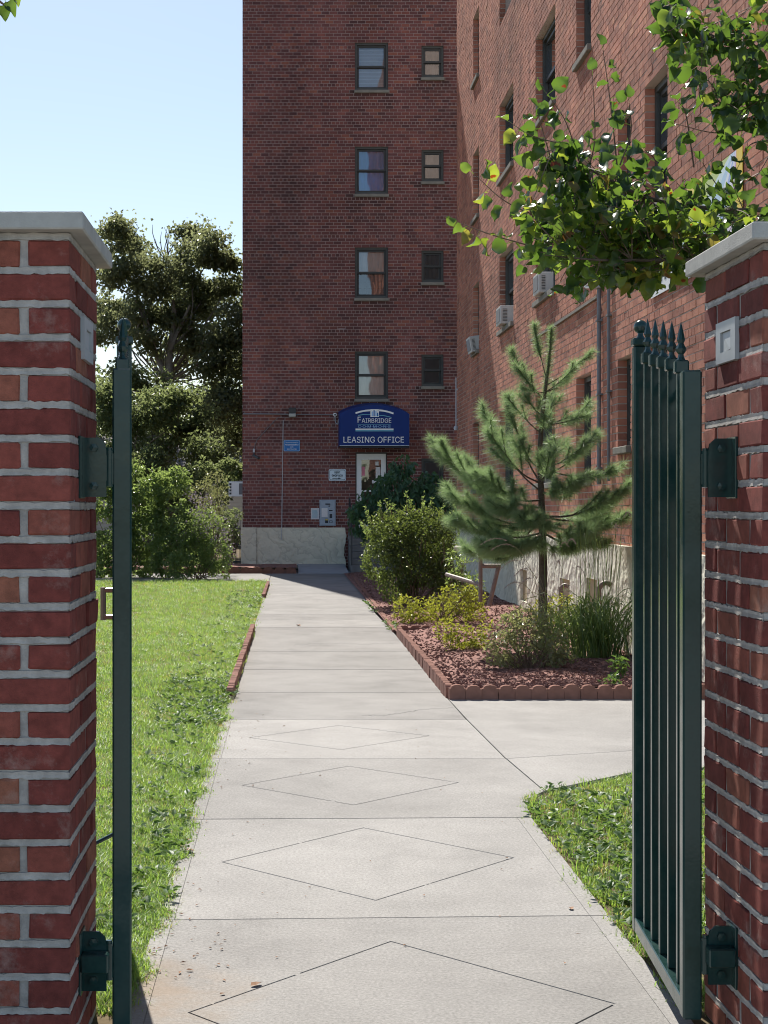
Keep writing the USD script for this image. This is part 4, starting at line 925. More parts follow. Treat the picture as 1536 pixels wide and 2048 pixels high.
t = thing('air_conditioner', 'beige air conditioner sticking out of the left side of the office block', 'air conditioner', 'window air conditioners')
obj('case', MB().cbox((-1.37, 37.7, 1.73), (-1.02, 38.3, 2.10), .01), 'white_paint', t)
mb = MB()
for k_ in range(4): mb.box((-1.355, 37.694, 1.78 + .075 * k_), (-1.305, 37.6995, 1.83 + .075 * k_))
obj('louvre', mb, 'dark_metal', t); obj('panel', MB().box((-1.12, 37.694, 1.78), (-1.03, 37.6995, 2.05)), 'grey_pipe', t)
# banner
bn = thing('banner', 'white banner with coloured rays hung on the wing behind the pear leaves', 'banner')
poly = sg.Polygon([(14.5, 3.44), (11.6, 3.42), (11.6, 4.20), (12.85, 4.20), (14.5, 4.17)])
obj('cloth', extrude(poly, .006, (XW - .012, 0, 0), UW, (0, 0, 1), NW), 'banner_print', bn)
obj('lower_strip', MB().box((XW - .021, 12.6, 3.435), (XW - .0185, 14.48, 3.60)), 'white_paint', bn)
for i_, y in enumerate(np.linspace(14.2, 13.0, 9)): obj('lettering', MB().box((XW - .0235, y, 3.54), (XW - .0215, y + .06, 3.585)), 'letter_black', bn)
# vents and pipe railing in front of the wing
def vent(label, p, hgt, reach):
    t = thing('vent_pipe', label, 'pipe'); p = np.array(p, float)
    a = np.linspace(0, math.pi * .75, 8)
    pts = [p, p + (0, 0, hgt * .7)] + [p + np.array([reach * (1 - math.cos(x)) , -reach * .3 * (1 - math.cos(x)), hgt * .7 + reach * 1.3 * math.sin(x)]) for x in a[1:]]
    obj('pipe', MB().tube(bez(pts, 24), .026, 8), 'brown_pipe', t); obj('flange', MB().tube([p + (0, 0, -.03), p + (0, 0, .02)], .06, 10), 'brown_pipe', t)
vent('short bent grey pipe rising by the wing plinth behind the pine', (3.22, 18.1, 0.02), .70, .05)
vent('tall curved dark pipe at the wing plinth behind the ornamental grass', (3.18, 15.7, 0.03), .86, .07)
rl = thing('pipe_railing', 'rusty brown pipe railing between the round shrub and the pine', 'railing')
YR = 18.9
def R_(px, py, dy=0.0): return P(px, py, YR + dy)
for nm, a_, b_, r in (('rail', R_(912, 1096, .9), R_(964, 1104), .030), ('post', R_(961, 1104), R_(961, 1204), .026), ('rail', R_(962, 1132), R_(1001, 1132), .027), ('post', R_(997, 1133), R_(978, 1212), .027), ('rail', R_(893, 1149, .9), R_(962, 1170), .026)):
    obj(nm, MB().tube([a_, b_], r, 8), 'brown_pipe', rl)
# ------------------------------------------------------------------ vegetation
def rdir(n, rng=RNG): return nrm(rng.normal(size=(n, 3)))
def leaf_cloud(C, T, N, L, W, fold=0.3, six=False):
    """leaf blades: 2 triangles folded on the midrib, or 4 with a rounder outline"""
    n = len(C); T = nrm(T); S = nrm(np.cross(N, T)); N = np.cross(T, S)
    L = np.broadcast_to(L, (n,))[:, None]; W = np.broadcast_to(W, (n,))[:, None]
    if not six:
        v = np.stack([C, C + T * L * .45 + S * W / 2 + N * W * fold, C + T * L, C + T * L * .45 - S * W / 2 + N * W * fold], 1)
        tri = np.array([[0, 2, 1], [0, 3, 2]]); k = 4
    else:
        v = np.stack([C, C + T * L * .25 + S * W * .42 + N * W * fold, C + T * L * .62 + S * W * .45 + N * W * fold * .8, C + T * L - N * L * .08, C + T * L * .62 - S * W * .45 + N * W * fold * .8, C + T * L * .25 - S * W * .42 + N * W * fold, C + T * L * .5], 1)
        tri = np.array([[0, 6, 1], [1, 6, 2], [2, 6, 3], [6, 4, 3], [6, 5, 4], [0, 5, 6]]); k = 7
    return v.reshape(-1, 3), (np.arange(n)[:, None, None] * k + tri[None]).reshape(-1, 3)
def cat(parts):
    mb = MB()
    for v, f in parts: mb.add(v, f)
    return mb
DENS, NCUT = 1.9, 0.30
def crown_points(clusters, n, shell=0.55):
    """random points in ellipsoids (centre, radii); more towards the outside; broken up by noise"""
    out, outd = [], []
    for c, r in clusters:
        c = np.asarray(c, float); r = np.broadcast_to(np.asarray(r, float), (3,)); m = int(DENS * n * (np.prod(r) ** (2 / 3)))
        d = rdir(m * 2); rad = (shell + (1 - shell) * RNG.random(m * 2)) ** 0.8 * (0.75 + 0.4 * RNG.random(m * 2))
        p = c + d * r * rad[:, None]
        keep = (meshkit.noise(p * (1.4 / max(r.mean(), .15)), 3) > 0.36) & (meshkit.noise(p * 4.5, 8) > NCUT)
        p, d = p[keep][:m], d[keep][:m]
        out.append(p); outd.append(d)
    return np.vstack(out), np.vstack(outd)
def sprays(clusters, k, f):
    out = []
    for c, r in clusters:
        r = np.broadcast_to(r, (3,)).astype(float)
        for i in range(k):
            d = rdir(1)[0]; out.append((np.asarray(c) + d * r * (RNG.random() ** .5) * .9, r * f * RNG.uniform(.55, 1.25) * np.array([1.3, 1.3, .6])))
    return out
def gauss_points(clusters, n):
    out, outd = [], []
    for c, r in clusters:
        m = int(DENS * n * np.prod(r) ** (2 / 3)); d = RNG.normal(size=(m, 3)); p = np.asarray(c) + d * r * .62
        keep = meshkit.noise(p * 2.6, 8) > .40
        out.append(p[keep]); outd.append(nrm(d[keep]))
    return np.vstack(out), np.vstack(outd)
def crown(clusters, n, leaf, aspect=0.6, six=False, droop=0.35, up=0.6, shell=0.55, fold=.3, spray=0):
    if spray: clusters = sprays(clusters, spray, .42)
    p, d = gauss_points(clusters, n) if spray else crown_points(clusters, n, shell); m = len(p)
    T = nrm(d * .5 + rdir(m) * .9 + np.array([0, 0, -droop])); N = nrm(rdir(m) + np.array([0, 0, up]) + d * .3)
    L = leaf * RNG.uniform(.65, 1.25, m)
    return leaf_cloud(p, T, N, L, L * aspect, fold, six)
def limb(p0, p1, r0, r1, bend=0.08, n=8, rng=RNG):
    p0, p1 = np.asarray(p0, float), np.asarray(p1, float); L = np.linalg.norm(p1 - p0)
    mids = [p0 + (p1 - p0) * t + rng.normal(0, bend * L, 3) * np.array([1, 1, .5]) for t in (.35, .7)]
    q = bez([p0, *mids, p1], n); return tube(q, np.linspace(r0, r1, len(q)), 6)
def tree(name, label, group, base, fork, clusters, n, leaf, lmat, rt, bmat='bark_grey', aspect=.75, **k):
    t = thing(name, label, 'tree', group)
    base, fork = np.asarray(base, float), np.asarray(fork, float)
    v, f = limb(base - (0, 0, .2), fork, rt, rt * .7, .03, 10); obj('trunk', (v, f), bmat, t, smooth=True)
    for c, r in clusters:
        c = np.asarray(c, float); q = fork + (c - fork) * .15
        obj('limb', limb(fork - (0, 0, .1), c + (0, 0, np.max(r) * .3), rt * .20, rt * .03, .12, 10), bmat, t, smooth=True)
    obj('crown', crown(clusters, n, leaf, aspect, **k), lmat, t, kind='stuff')
    return t
def cl(px, py, rpx, Y, dy=1.0, flat=1.0):
    Yj = Y + RNG.uniform(-dy, dy); r = rpx * Yj / F
    return (P(px, py, Yj), (r, r * 1.05, r * flat))

# maple behind the block
Y = 47.0
cs = [cl(*a, Y, 1.6) for a in [(228, 462, 42), (205, 500, 40), (270, 492, 38), (250, 545, 55), (320, 540, 42), (392, 452, 34), (412, 490, 44), (372, 500, 34), (450, 520, 42), (400, 560, 55), (305, 590, 46), (222, 610, 46), (468, 580, 46), (385, 625, 50), (452, 660, 55), (255, 660, 36), (215, 655, 32), (425, 720, 50), (474, 740, 50), (350, 690, 24), (455, 800, 60), (470, 880, 60), (520, 640, 60), (530, 760, 60), (335, 640, 44), (300, 680, 34), (410, 600, 50), (360, 560, 44), (280, 640, 40), (345, 730, 40), (390, 690, 44), (250, 740, 34)]]
tree('maple_tree', 'tall maple with browning sunlit leaves and gaps of sky left of the block', 'trees behind the left lawn', P(338, 1150, Y), P(330, 760, Y), cs, 1150, 0.115, 'maple_leaf', 0.18, aspect=.85, spray=12, shell=.0, droop=.5)
tw = MB()
for k in range(9):
    a = P(330 + RNG.uniform(-6, 6), 520, Y); b = P(318 + RNG.uniform(-22, 40), 440 + RNG.uniform(0, 45), Y + RNG.uniform(-.5, .5)); tw.add(*limb(a, b, .02, .006, .06, 8))
mt = stage.GetPrimAtPath('/World/maple_tree'); obj('dead_twig', tw, 'bark_grey', mt, kind='stuff')
v_limbs = MB()
for (x0, y0, x1, y1, r) in ((335, 760, 288, 640, .11), (340, 760, 345, 600, .12), (342, 700, 380, 610, .08), (300, 672, 270, 600, .07), (345, 690, 385, 655, .05)): v_limbs.add(*limb(P(x0, y0, Y - .8), P(x1, y1, Y - .8), r, r * .5, .03, 8))
obj('bough', v_limbs, 'bark_grey', mt, smooth=True)
Y = 41.0
cs = [cl(*a, Y, 1.2) for a in [(215, 790, 42), (262, 770, 40), (312, 775, 42), (352, 800, 46), (300, 830, 52), (225, 850, 45), (380, 850, 50), (335, 885, 55), (270, 905, 52), (410, 905, 46), (205, 920, 48), (440, 940, 40)]]
tree('leafy_tree', 'lower bright green leafy tree in front of the maple', 'trees behind the left lawn', P(300, 1150, Y), P(300, 960, Y), cs, 1400, 0.105, 'tree_leaf', 0.13, spray=12, shell=.0)
Y = 62.0
cs = [cl(*a, Y, 2.0) for a in [(150, 800, 80), (230, 830, 80), (330, 830, 80), (430, 820, 80), (500, 850, 80), (180, 930, 80), (280, 940, 80), (380, 950, 80), (120, 700, 70)]]
tree('far_tree', 'dark dense tree furthest back, filling gaps low between the other trees', 'trees behind the left lawn', P(300, 1090, Y), P(300, 960, Y), cs, 500, 0.22, 'tree_leaf', 0.25, spray=8, shell=.3)
# shrubs left of the block
def shrub(name, label, group, base, clusters, n, leaf, lmat, aspect=.55, stems=14, sr=.012, six=False, smat='twig', extra=None, **k):
    t = thing(name, label, 'shrub', group); base = np.asarray(base, float); mb = MB()
    for i in range(stems):
        c, r = clusters[i % len(clusters)]; r = np.broadcast_to(r, (3,))
        tip = np.asarray(c) + rdir(1)[0] * r * .7
        b = base + np.array([*(RNG.normal(0, .35, 2) * r[:2] * .5), -.03]); b[2] = min(b[2], base[2]); mb.add(*limb(b, tip, sr, sr * .35, .06, 7))
    obj('stems', mb, smat, t)
    obj('foliage', crown(clusters, n, leaf, aspect, six, **k), lmat, t, kind='stuff')
    if extra: extra(t)
    return t
Y = 32.5
shrub('leafy_shrub', 'big leafy green shrub against the left pillar at the back of the lawn', 'shrubs behind the left lawn', P(250, 1150, Y), [cl(*a, Y, .5) for a in [(210, 1000, 45), (250, 960, 45), (300, 985, 48), (225, 1070, 50), (290, 1060, 52), (340, 1030, 45), (215, 1130, 35), (270, 1130, 38), (335, 1125, 36), (350, 965, 32)]], 4200, .085, 'hedge_leaf', .6)
Y = 31.6
def flowers(t):
    c = [cl(*a, Y, .4) for a in [(385, 1045, 40), (420, 1060, 38), (400, 1010, 25), (440, 1085, 28), (455, 1110, 20)]]
    obj('blossoms', crown(c, 900, .045, .7, shell=.85, up=1.0), 'lavender_flower', t, kind='stuff')
shrub('flowering_shrub', 'loose shrub with pale pinkish blossoms at the back corner of the lawn', 'shrubs behind the left lawn', P(400, 1155, Y), [cl(*a, Y, .4) for a in [(370, 1060, 45), (410, 1060, 45), (390, 1110, 45), (430, 1110, 36), (360, 1130, 32), (440, 1140, 22), (330, 1100, 36)]], 3600, .07, 'hedge_leaf', .5, extra=flowers)
Y = 34.0
shrub('bluish_shrub', 'thin bluish grey shrub rising behind the pale blossoms', 'shrubs behind the left lawn', P(420, 1140, Y), [cl(*a, Y, .3) for a in [(405, 985, 28), (430, 965, 26), (440, 1000, 25), (415, 1030, 30)]], 1700, .075, 'azalea_leaf', .3)
shrub('leafy_shrub', 'dark background shrub filling in behind the bluish shrub and the blossoms', 'shrubs behind the left lawn', P(400, 1130, 38.5), [cl(*a, 38.5, .4) for a in [(330, 960, 40), (370, 985, 42), (400, 950, 36), (340, 1030, 45), (420, 1040, 42), (300, 930, 40), (450, 1075, 30), (390, 1080, 40), (445, 985, 20), (460, 940, 30), (300, 990, 40), (250, 940, 40)]], 3400, .10, 'tree_leaf', .55)
shrub('green_shrub', 'yellow-green shrub below the beige air conditioner', 'shrubs behind the left lawn', P(460, 1135, 35.5), [cl(*a, 35.5, .3) for a in [(450, 1040, 24), (462, 1070, 22), (440, 1080, 26), (470, 1030, 15)]], 2600, .07, 'tree_leaf', .5)

# right hand bed
Y = 33.6
dk = [cl(*a, Y, .35, .95) for a in [(795, 975, 46), (840, 1000, 48), (760, 1010, 44), (730, 1045, 32), (800, 1050, 48), (880, 1020, 42), (905, 1060, 34), (850, 1075, 42), (805, 930, 22), (860, 965, 30), (720, 1020, 22)]]
shrub('dark_shrub', 'large dark drooping-leaved shrub hiding the office steps', 'shrubs in the right bed', P(820, 1135, Y), dk, 1100, .15, 'dark_leaf', .45, stems=22, six=True, droop=1.3, up=.3, shell=.7)
Y = 22.4
big = [cl(*a, Y, .25) for a in [(820, 1080, 62), (780, 1090, 50), (860, 1085, 55), (765, 1125, 42), (820, 1130, 60), (885, 1120, 42), (795, 1165, 42), (850, 1165, 45), (770, 1060, 36), (865, 1050, 34), (810, 1045, 34), (900, 1150, 32)]]
def sprigs(t):
    mb, lv = MB(), []
    for k_ in range(30):
        a = RNG.uniform(0, 6.28); b = P(820 + 88 * math.cos(a), 1095 - 72 * abs(math.sin(a)), Y + RNG.uniform(-.4, .4))
        d = unit(np.array([math.cos(a) * .5, RNG.uniform(-.3, .3), 1.0])); L = RNG.uniform(.12, .34); q = b + d * L * np.linspace(0, 1, 6)[:, None]
        mb.add(*tube(q, np.linspace(.006, .002, 6), 4)); s = RNG.random(16); c = b + d * L * s[:, None]
        lv.append(leaf_cloud(c, nrm(rdir(16) + d * .5), nrm(rdir(16) + (0, 0, .8)), .05, .026))
    obj('sprig_stem', mb, 'twig', t, kind='stuff'); obj('sprig_leaf', cat(lv), 'hedge_leaf', t, kind='stuff')
shrub('round_shrub', 'big round glossy shrub bulging over the right edge of the path', 'shrubs in the right bed', P(825, 1222, Y), big, 5200, .050, 'bush_leaf', .55, stems=40, sr=.012, extra=sprigs, shell=.7, up=.9)
Y = 19.6
shrub('yellow_shrub', 'sprawling yellow-green shrub in front of the round shrub', 'shrubs in the right bed', P(870, 1252, Y), [cl(*a, Y, .25) for a in [(810, 1215, 30), (845, 1222, 32), (885, 1215, 34), (920, 1205, 34), (950, 1200, 28), (825, 1240, 26), (870, 1245, 28), (915, 1235, 30), (950, 1228, 26), (900, 1185, 18), (940, 1180, 16)]], 4300, .050, 'yellow_leaf', .42, stems=34, sr=.007, shell=.45)
Y = 15.4
shrub('yellow_shrub', 'small compact bright yellow shrub left of the grey-green front shrub', 'shrubs in the right bed', P(910, 1320, Y), [cl(*a, Y, .12) for a in [(890, 1258, 24), (925, 1275, 30), (955, 1282, 28), (905, 1290, 22), (940, 1300, 26), (970, 1262, 20)]], 5200, .042, 'yellow_leaf', .5, stems=24, sr=.005, shell=.5)
Y = 13.6
shrub('azalea_shrub', 'grey-green bushy shrub standing alone at the front of the mulch', 'shrubs in the right bed', P(1060, 1350, Y), [cl(*a, Y, .15) for a in [(1000, 1290, 40), (1050, 1270, 44), (1100, 1290, 42), (1040, 1310, 40), (1090, 1315, 36), (1045, 1230, 26), (1020, 1250, 28), (1130, 1312, 24), (990, 1312, 24), (1075, 1245, 22)]], 5600, .040, 'azalea_leaf', .5, stems=44, sr=.006, shell=.45, up=.9)
Y = 16.8
shrub('yellow_shrub', 'low yellow-green shrub behind the pine trunk foot', 'shrubs in the right bed', P(1110, 1290, Y), [cl(*a, Y, .12) for a in [(1080, 1225, 26), (1120, 1215, 30), (1145, 1235, 22), (1100, 1250, 26)]], 4300, .045, 'yellow_leaf', .45, stems=16, sr=.005, shell=.5)
shrub('leafy_shrub', 'sunlit green shrub with long leaves behind the brown pipe railing', 'shrubs in the right bed', P(925, 1205, 21.0), [cl(*a, 21.0, .2) for a in [(915, 1115, 24), (935, 1140, 26), (915, 1160, 24), (950, 1170, 22)]], 2600, .065, 'hedge_leaf', .35, stems=14, sr=.006, shell=.4)
shrub('weed_plant', 'small weed in the mulch beside the right gate', 'weeds in the mulch', (2.72, 12.75, .08), [((2.72, 12.75, .16), (.10, .1, .09))], 9000, .05, 'weed_leaf', .7, stems=6, sr=.003)
shrub('weed_plant', 'tiny weed sprouting just behind the front edging', 'weeds in the mulch', (2.58, 12.22, .09), [((2.58, 12.22, .12), (.09, .05, .04))], 9000, .04, 'weed_leaf', .6, stems=4, sr=.002)

# ornamental grasses: arching strips
def strip(pts, w):
    pts = np.asarray(pts); n = len(pts); t = nrm(np.gradient(pts, axis=0)); s = nrm(np.cross(t, np.array([0, 0, 1.0]) + RNG.normal(0, .3, 3)))
    ww = w * np.concatenate([[.7], np.full(n - 3, 1.0), [.55, .08]])[:, None]
    v = np.vstack([pts - s * ww / 2, pts + s * ww / 2]); i = np.arange(n - 1)
    return v, np.vstack([np.stack([i, i + 1, i + 1 + n], 1), np.stack([i, i + 1 + n, i + n], 1)])
def arch(b, az, reach, hgt, sag, n=8):
    t = np.linspace(0, 1, n); d = np.array([math.cos(az), math.sin(az)])
    x = reach * t ** 1.4; z = hgt * (1.6 * t - .6 * t ** 2) - sag * t ** 4
    return np.column_stack([b[0] + d[0] * x, b[1] + d[1] * x, b[2] + z])
def grass_clump(label, base, nb, reach, hgt, w, mat_, spread=.12, plumes=0, wall=3.38, upright=60):
    t = thing('ornamental_grass', label, 'ornamental grass', 'grass clumps in the right bed'); mb = MB()
    for k_ in range(nb):
        b = np.array([base[0] + RNG.normal(0, spread), base[1] + RNG.normal(0, spread), base[2]]); az = RNG.uniform(0, 6.28)
        q = arch(b, az, reach * RNG.uniform(.4, 1.1), hgt * RNG.uniform(.55, 1.1), hgt * RNG.uniform(.25, .75)); q[:, 0] = np.where(q[:, 0] > wall, wall - (q[:, 0] - wall) * .3, q[:, 0]); q[:, 2] = np.maximum(q[:, 2], .05)
        mb.add(*strip(q, w * RNG.uniform(.7, 1.2)))
    for k_ in range(upright):
        b = np.array([base[0] + RNG.normal(0, spread), base[1] + RNG.normal(0, spread), base[2]]); q = arch(b, RNG.uniform(0, 6.28), reach * .35 * RNG.random(), hgt * RNG.uniform(1.2, 2.1), hgt * .1); q[:, 0] = np.minimum(q[:, 0], wall); mb.add(*strip(q, w * .55))
    obj('blades', mb, mat_, t, kind='stuff')
    return t
grass_clump('tall dark ornamental grass fountain beside the right gate and wing wall', (2.95, 14.6, .05), 400, .66, .80, .0095, 'reed_leaf', .15, upright=46)
fg = thing('ornamental_grass', 'thin pink-plumed grass stalks arching in front of the pine trunk', 'ornamental grass', 'grass clumps in the right bed')
st_, pl_, bl_ = MB(), MB(), MB()
def bezier(p0, p1, p2, n=12): t = np.linspace(0, 1, n)[:, None]; return p0 * (1 - t) ** 2 + 2 * p1 * t * (1 - t) + p2 * t * t
Yg = 14.55
for (tx, ty, cx_, cy_) in [(960, 1090, 1050, 1020), (985, 1098, 1060, 1040), (1010, 1105, 1075, 1050), (1000, 1140, 1060, 1060), (1135, 1090, 1110, 1050), (1150, 1085, 1125, 1040), (1110, 1115, 1100, 1070), (1120, 1130, 1110, 1085), (1040, 1170, 1085, 1110), (1030, 1150, 1080, 1090), (1010, 1175, 1060, 1125), (1170, 1150, 1140, 1080), (1090, 1190, 1100, 1140), (1095, 1205, 1110, 1160), (1235, 1060, 1225, 1000), (1260, 1030, 1240, 985), (1250, 1085, 1235, 1030), (1265, 1060, 1250, 1000)]:
    b = P(1095 if tx < 1200 else 1205, 1300, Yg) + np.array([RNG.normal(0, .06), RNG.normal(0, .08), 0]); dy = RNG.uniform(-.25, .25)
    q = bezier(b, P(cx_, cy_, Yg + dy * .6), P(tx, ty, Yg + dy), 16); st_.add(*strip(q, .0045))
    e = q[-6:]; m = 70; u = RNG.random(m) * 4.99; i = u.astype(int); c = e[i] + (e[i + 1] - e[i]) * (u - i)[:, None]; d = nrm(e[i + 1] - e[i])
    pl_.add(*leaf_cloud(c, nrm(d + rdir(m) * .35 + (0, 0, -.2)), rdir(m), RNG.uniform(.02, .038, m), .003))
for k_ in range(150):
    b = P(1100, 1296, Yg) + np.array([RNG.normal(0, .09), RNG.normal(0, .09), 0]); q = arch(b, RNG.uniform(0, 6.28), .55 * RNG.uniform(.4, 1.1), .45 * RNG.uniform(.6, 1.2), .25); q[:, 2] = np.maximum(q[:, 2], .06); bl_.add(*strip(q, .006))
obj('stalks', st_, 'stalk', fg, kind='stuff'); obj('plumes', pl_, 'plume', fg, kind='stuff'); obj('blades', bl_, 'reed_leaf', fg, kind='stuff')

# white pine
pine = thing('pine_tree', 'young white pine with long soft needles in the right bed before the wing', 'tree')
YP = 15.35
tr = bez([P(1088, 1330, YP), P(1086, 1215, YP), P(1086, 1100, YP), P(1083, 1000, YP), P(1080, 900, YP), P(1088, 800, YP), P(1098, 720, YP), P(1103, 655, YP)], 42)
obj('trunk', MB().tube(tr, np.interp(np.linspace(0, 1, len(tr)), [0, .15, .5, 1], [.058, .046, .030, .006]), 9), 'bark', pine, smooth=True)
needles = []
def tufts(pts, dens, ln, start=0.25):
    """needles along a twig, leaning forward"""
    pts = np.asarray(pts); seg = np.linalg.norm(np.diff(pts, axis=0), axis=1); L = seg.sum(); n = int(L * dens)
    if n < 2: return
    cum = np.concatenate([[0], np.cumsum(seg)]); s = (start + (1 - start) * RNG.random(n) ** .75) * L
    c = np.stack([np.interp(s, cum, pts[:, k_]) for k_ in range(3)], -1); i = np.clip(np.searchsorted(cum, s) - 1, 0, len(seg) - 1); d = nrm(np.diff(pts, axis=0))[i]
    T = nrm(d * RNG.uniform(.45, 1.1, n)[:, None] + rdir(n) * .8 + np.array([0, 0, -.10])); ll = ln * RNG.uniform(.7, 1.1, n)
    S = nrm(np.cross(T, rdir(n))); w = .0015; e = c + T * ll[:, None] + np.array([0, 0, -1.0]) * (ll * .12)[:, None]
    needles.append(np.stack([c - S * w, c + S * w, e], 1))
def branch(y0, tx, ty, dy, twigs=7, ln=.125, r=.013, sag=.05, dens=1250):
    o = tr[np.argmin(np.abs(tr[:, 2] - P(0, y0, YP)[2]))]; tip = P(tx, ty, YP + dy); v = tip - o; L = np.linalg.norm(v)
    q = bez([o, o + v * .35 - (0, 0, sag * L), o + v * .72 - (0, 0, sag * .7 * L), tip], 15)
    obj('branch', MB().tube(q, np.linspace(r, .003, len(q)), 5), 'bark', pine)
    tufts(q, dens, ln, .35)
    for k_ in range(twigs):
        t = .28 + .66 * (k_ + .5) / twigs; i = int(t * (len(q) - 1)); b = q[i]; d = unit(q[min(i + 1, len(q) - 1)] - q[i - 1])
        sd = np.cross(d, [0, 0, 1.0]) * (1 if k_ % 2 else -1); e = b + (d * .75 + sd * RNG.uniform(.4, .8) + np.array([0, 0, RNG.uniform(-.1, .35)])) * L * (.52 - .36 * t) * RNG.uniform(.8, 1.2)
        qq = bez([b, b + (e - b) * .5 - (0, 0, .015), e + (0, 0, .02)], 7); obj('twig', MB().tube(qq, np.linspace(.005, .002, len(qq)), 4), 'bark', pine); tufts(qq, dens * 1.15, ln, .2)
for a in [(1075, 930, 1098, .1), (1070, 975, 1092, -.6), (1060, 905, 1040, -.2), (1050, 895, 985, .15), (1040, 872, 898, -.1), (1020, 935, 930, .45), (1030, 1010, 1085, .55), (1060, 1030, 1090, -.7), (1075, 1150, 1092, -.4), (1070, 1205, 1085, .2), (1050, 1248, 1035, .0), (1030, 1256, 975, -.25), (1055, 1180, 1060, -.6), (1040, 1215, 1010, .35), (1010, 1060, 1040, -.8), (1000, 965, 950, -.5), (1010, 1000, 1010, -.65), (990, 1150, 960, -.6)]:
    branch(*a, twigs=12, sag=.10)
for a in [(985, 965, 820, .05), (960, 975, 860, -.35), (960, 1015, 800, .3), (950, 1195, 868, .1), (940, 1235, 940, -.15), (930, 1180, 880, -.35), (930, 1040, 880, -.5), (920, 1120, 880, .5), (960, 1100, 905, -.5)]:
    branch(*a, twigs=5, r=.010, sag=.10, dens=1050)
for a in [(865, 1012, 790, -.1), (850, 1182, 812, .1), (850, 1175, 830, -.2), (840, 1050, 790, -.3), (850, 1110, 790, .35), (870, 1090, 830, -.35)]:
    branch(*a, twigs=3, r=.008, sag=.05, dens=950)
for a in [(800, 1022, 702, .05), (800, 1035, 735, -.2), (790, 1045, 775, -.1), (770, 1185, 702, .0), (780, 1150, 735, -.15), (760, 1068, 652, .05), (790, 1130, 760, .2)]:
    branch(*a, twigs=2, r=.006, sag=.04, ln=.105)
tufts(tr[-15:], 2600, .085, .1)
V = np.concatenate(needles); obj('needles', (V.reshape(-1, 3), np.arange(len(V) * 3).reshape(-1, 3)), 'needle', pine, kind='stuff')

# pear tree reaching in from the right, behind the right pillar
pear_t = thing('pear_tree', 'pear tree branches with glossy heart-shaped leaves reaching in above the right pillar', 'tree')
obj('trunk', MB().tube(bez([(3.05, 7.2, -.1), (3.02, 7.2, 1.0), (2.95, 7.15, 2.0), (2.9, 7.1, 3.2), (2.95, 7.0, 4.4)], 20), np.linspace(.11, .05, 21), 9), 'bark', pear_t, smooth=True)
def pt3(p): return P(p[0], p[1], p[2])
limbs = [[(2.93, 7.12, 2.3), (1620, 540, 6.95), (1500, 478, 6.8), (1350, 470, 6.6), (1200, 440, 6.45), (1060, 430, 6.35)],
         [(2.93, 7.12, 2.6), (1600, 430, 6.9), (1450, 420, 6.7), (1310, 400, 6.6), (1200, 350, 6.5), (1110, 300, 6.4)],
         [(2.9, 7.1, 3.3), (1600, 170, 6.7), (1500, 110, 6.6), (1400, 60, 6.5), (1300, 10, 6.4)],
         [(2.9, 7.1, 3.2), (1600, 250, 6.6), (1500, 240, 6.5), (1420, 205, 6.4)],
         [(2.93, 7.12, 2.4), (1600, 520, 6.5), (1450, 520, 6.3), (1330, 520, 6.2), (1200, 520, 6.1), (1090, 510, 6.0)]]
LQ = []
for l in limbs:
    q = bez([np.array(l[0]) if l[0][0] < 10 else pt3(l[0])] + [pt3(p) for p in l[1:]], 30); LQ.append(q)
    obj('limb', MB().tube(q, np.linspace(.018, .0018, len(q)), 6), 'bark', pear_t, smooth=True)
def pear_leaf_mesh(sz, curl, wav, rs):
    """heart-shaped blade on a stalk, in x (across), y (along), z; about 30 triangles"""
    ys = np.array([0.0, .10, .28, .5, .72, .9, 1.0]); ws = np.array([.10, .36, .47, .44, .30, .12, 0.0])
    v = []
    for y, w in zip(ys, ws):
        yy = y - (.05 if w == .36 else 0)
        for s in (-1, 0, 1):
            z = -curl * y * y * .35 + abs(s) * w * .52 + (wav * math.sin(y * 9 + s * 1.7) * .06 if s else 0)
            v.append([s * w * .92, yy, z])
    v = np.array(v); f = []
    for i in range(len(ys) - 1):
        for j in range(2):
            a, b = i * 3 + j, i * 3 + j + 1; f += [[a, b, b + 3], [a, b + 3, a + 3]]
    st = np.array([[-.018, -.42, .03], [.018, -.42, .03], [.018, 0, 0], [-.018, 0, 0]]); f += [[len(v), len(v) + 1, len(v) + 2], [len(v), len(v) + 2, len(v) + 3]]
    return np.vstack([v, st]) * sz, np.array(f)
SHAPES = [pear_leaf_mesh(1.0, c, w, 0) for c, w in ((.5, 1.4), (.9, 2.0), (1.4, 1.0), (.7, 2.6), (-.5, 1.6), (1.1, 2.2), (.2, 1.8))]
pear_leaves = []
def put_leaf(p, T, N, sz):
    T = unit(T); S = unit(np.cross(T, N)); N2 = np.cross(S, T); v, f = SHAPES[RNG.integers(len(SHAPES))]
    b = p + T * .42 * sz * 1.0
    pear_leaves.append((b + sz * (v[:, :1] * S + v[:, 1:2] * T + v[:, 2:3] * N2), f))
def twig(pts, nl, sz=.068, r=.0035, t0=.1):
    q = bez([p if isinstance(p, np.ndarray) else pt3(p) for p in pts], 14); obj('twig', MB().tube(q, np.linspace(r, .0014, len(q)), 4), 'twig', pear_t)
    for k_ in range(nl):
        s = (t0 + (1 - t0) * (k_ + RNG.random() * .6) / nl) * (len(q) - 1); i = min(int(s), len(q) - 2); p = q[i] + (q[i + 1] - q[i]) * (s - i); d = unit(q[i + 1] - q[i])
        side = unit(np.cross(d, rdir(1)[0])); T = d * .35 + side * .75 + np.array([0, -.1, -.75 * RNG.random()])
        put_leaf(p, T, unit(rdir(1)[0] + np.array([0, -.2, .5])), sz * RNG.uniform(.72, 1.18))
    put_leaf(q[-1], q[-1] - q[-2], rdir(1)[0], sz * .75)
D = lambda: 6.4 + RNG.uniform(-.35, .35)
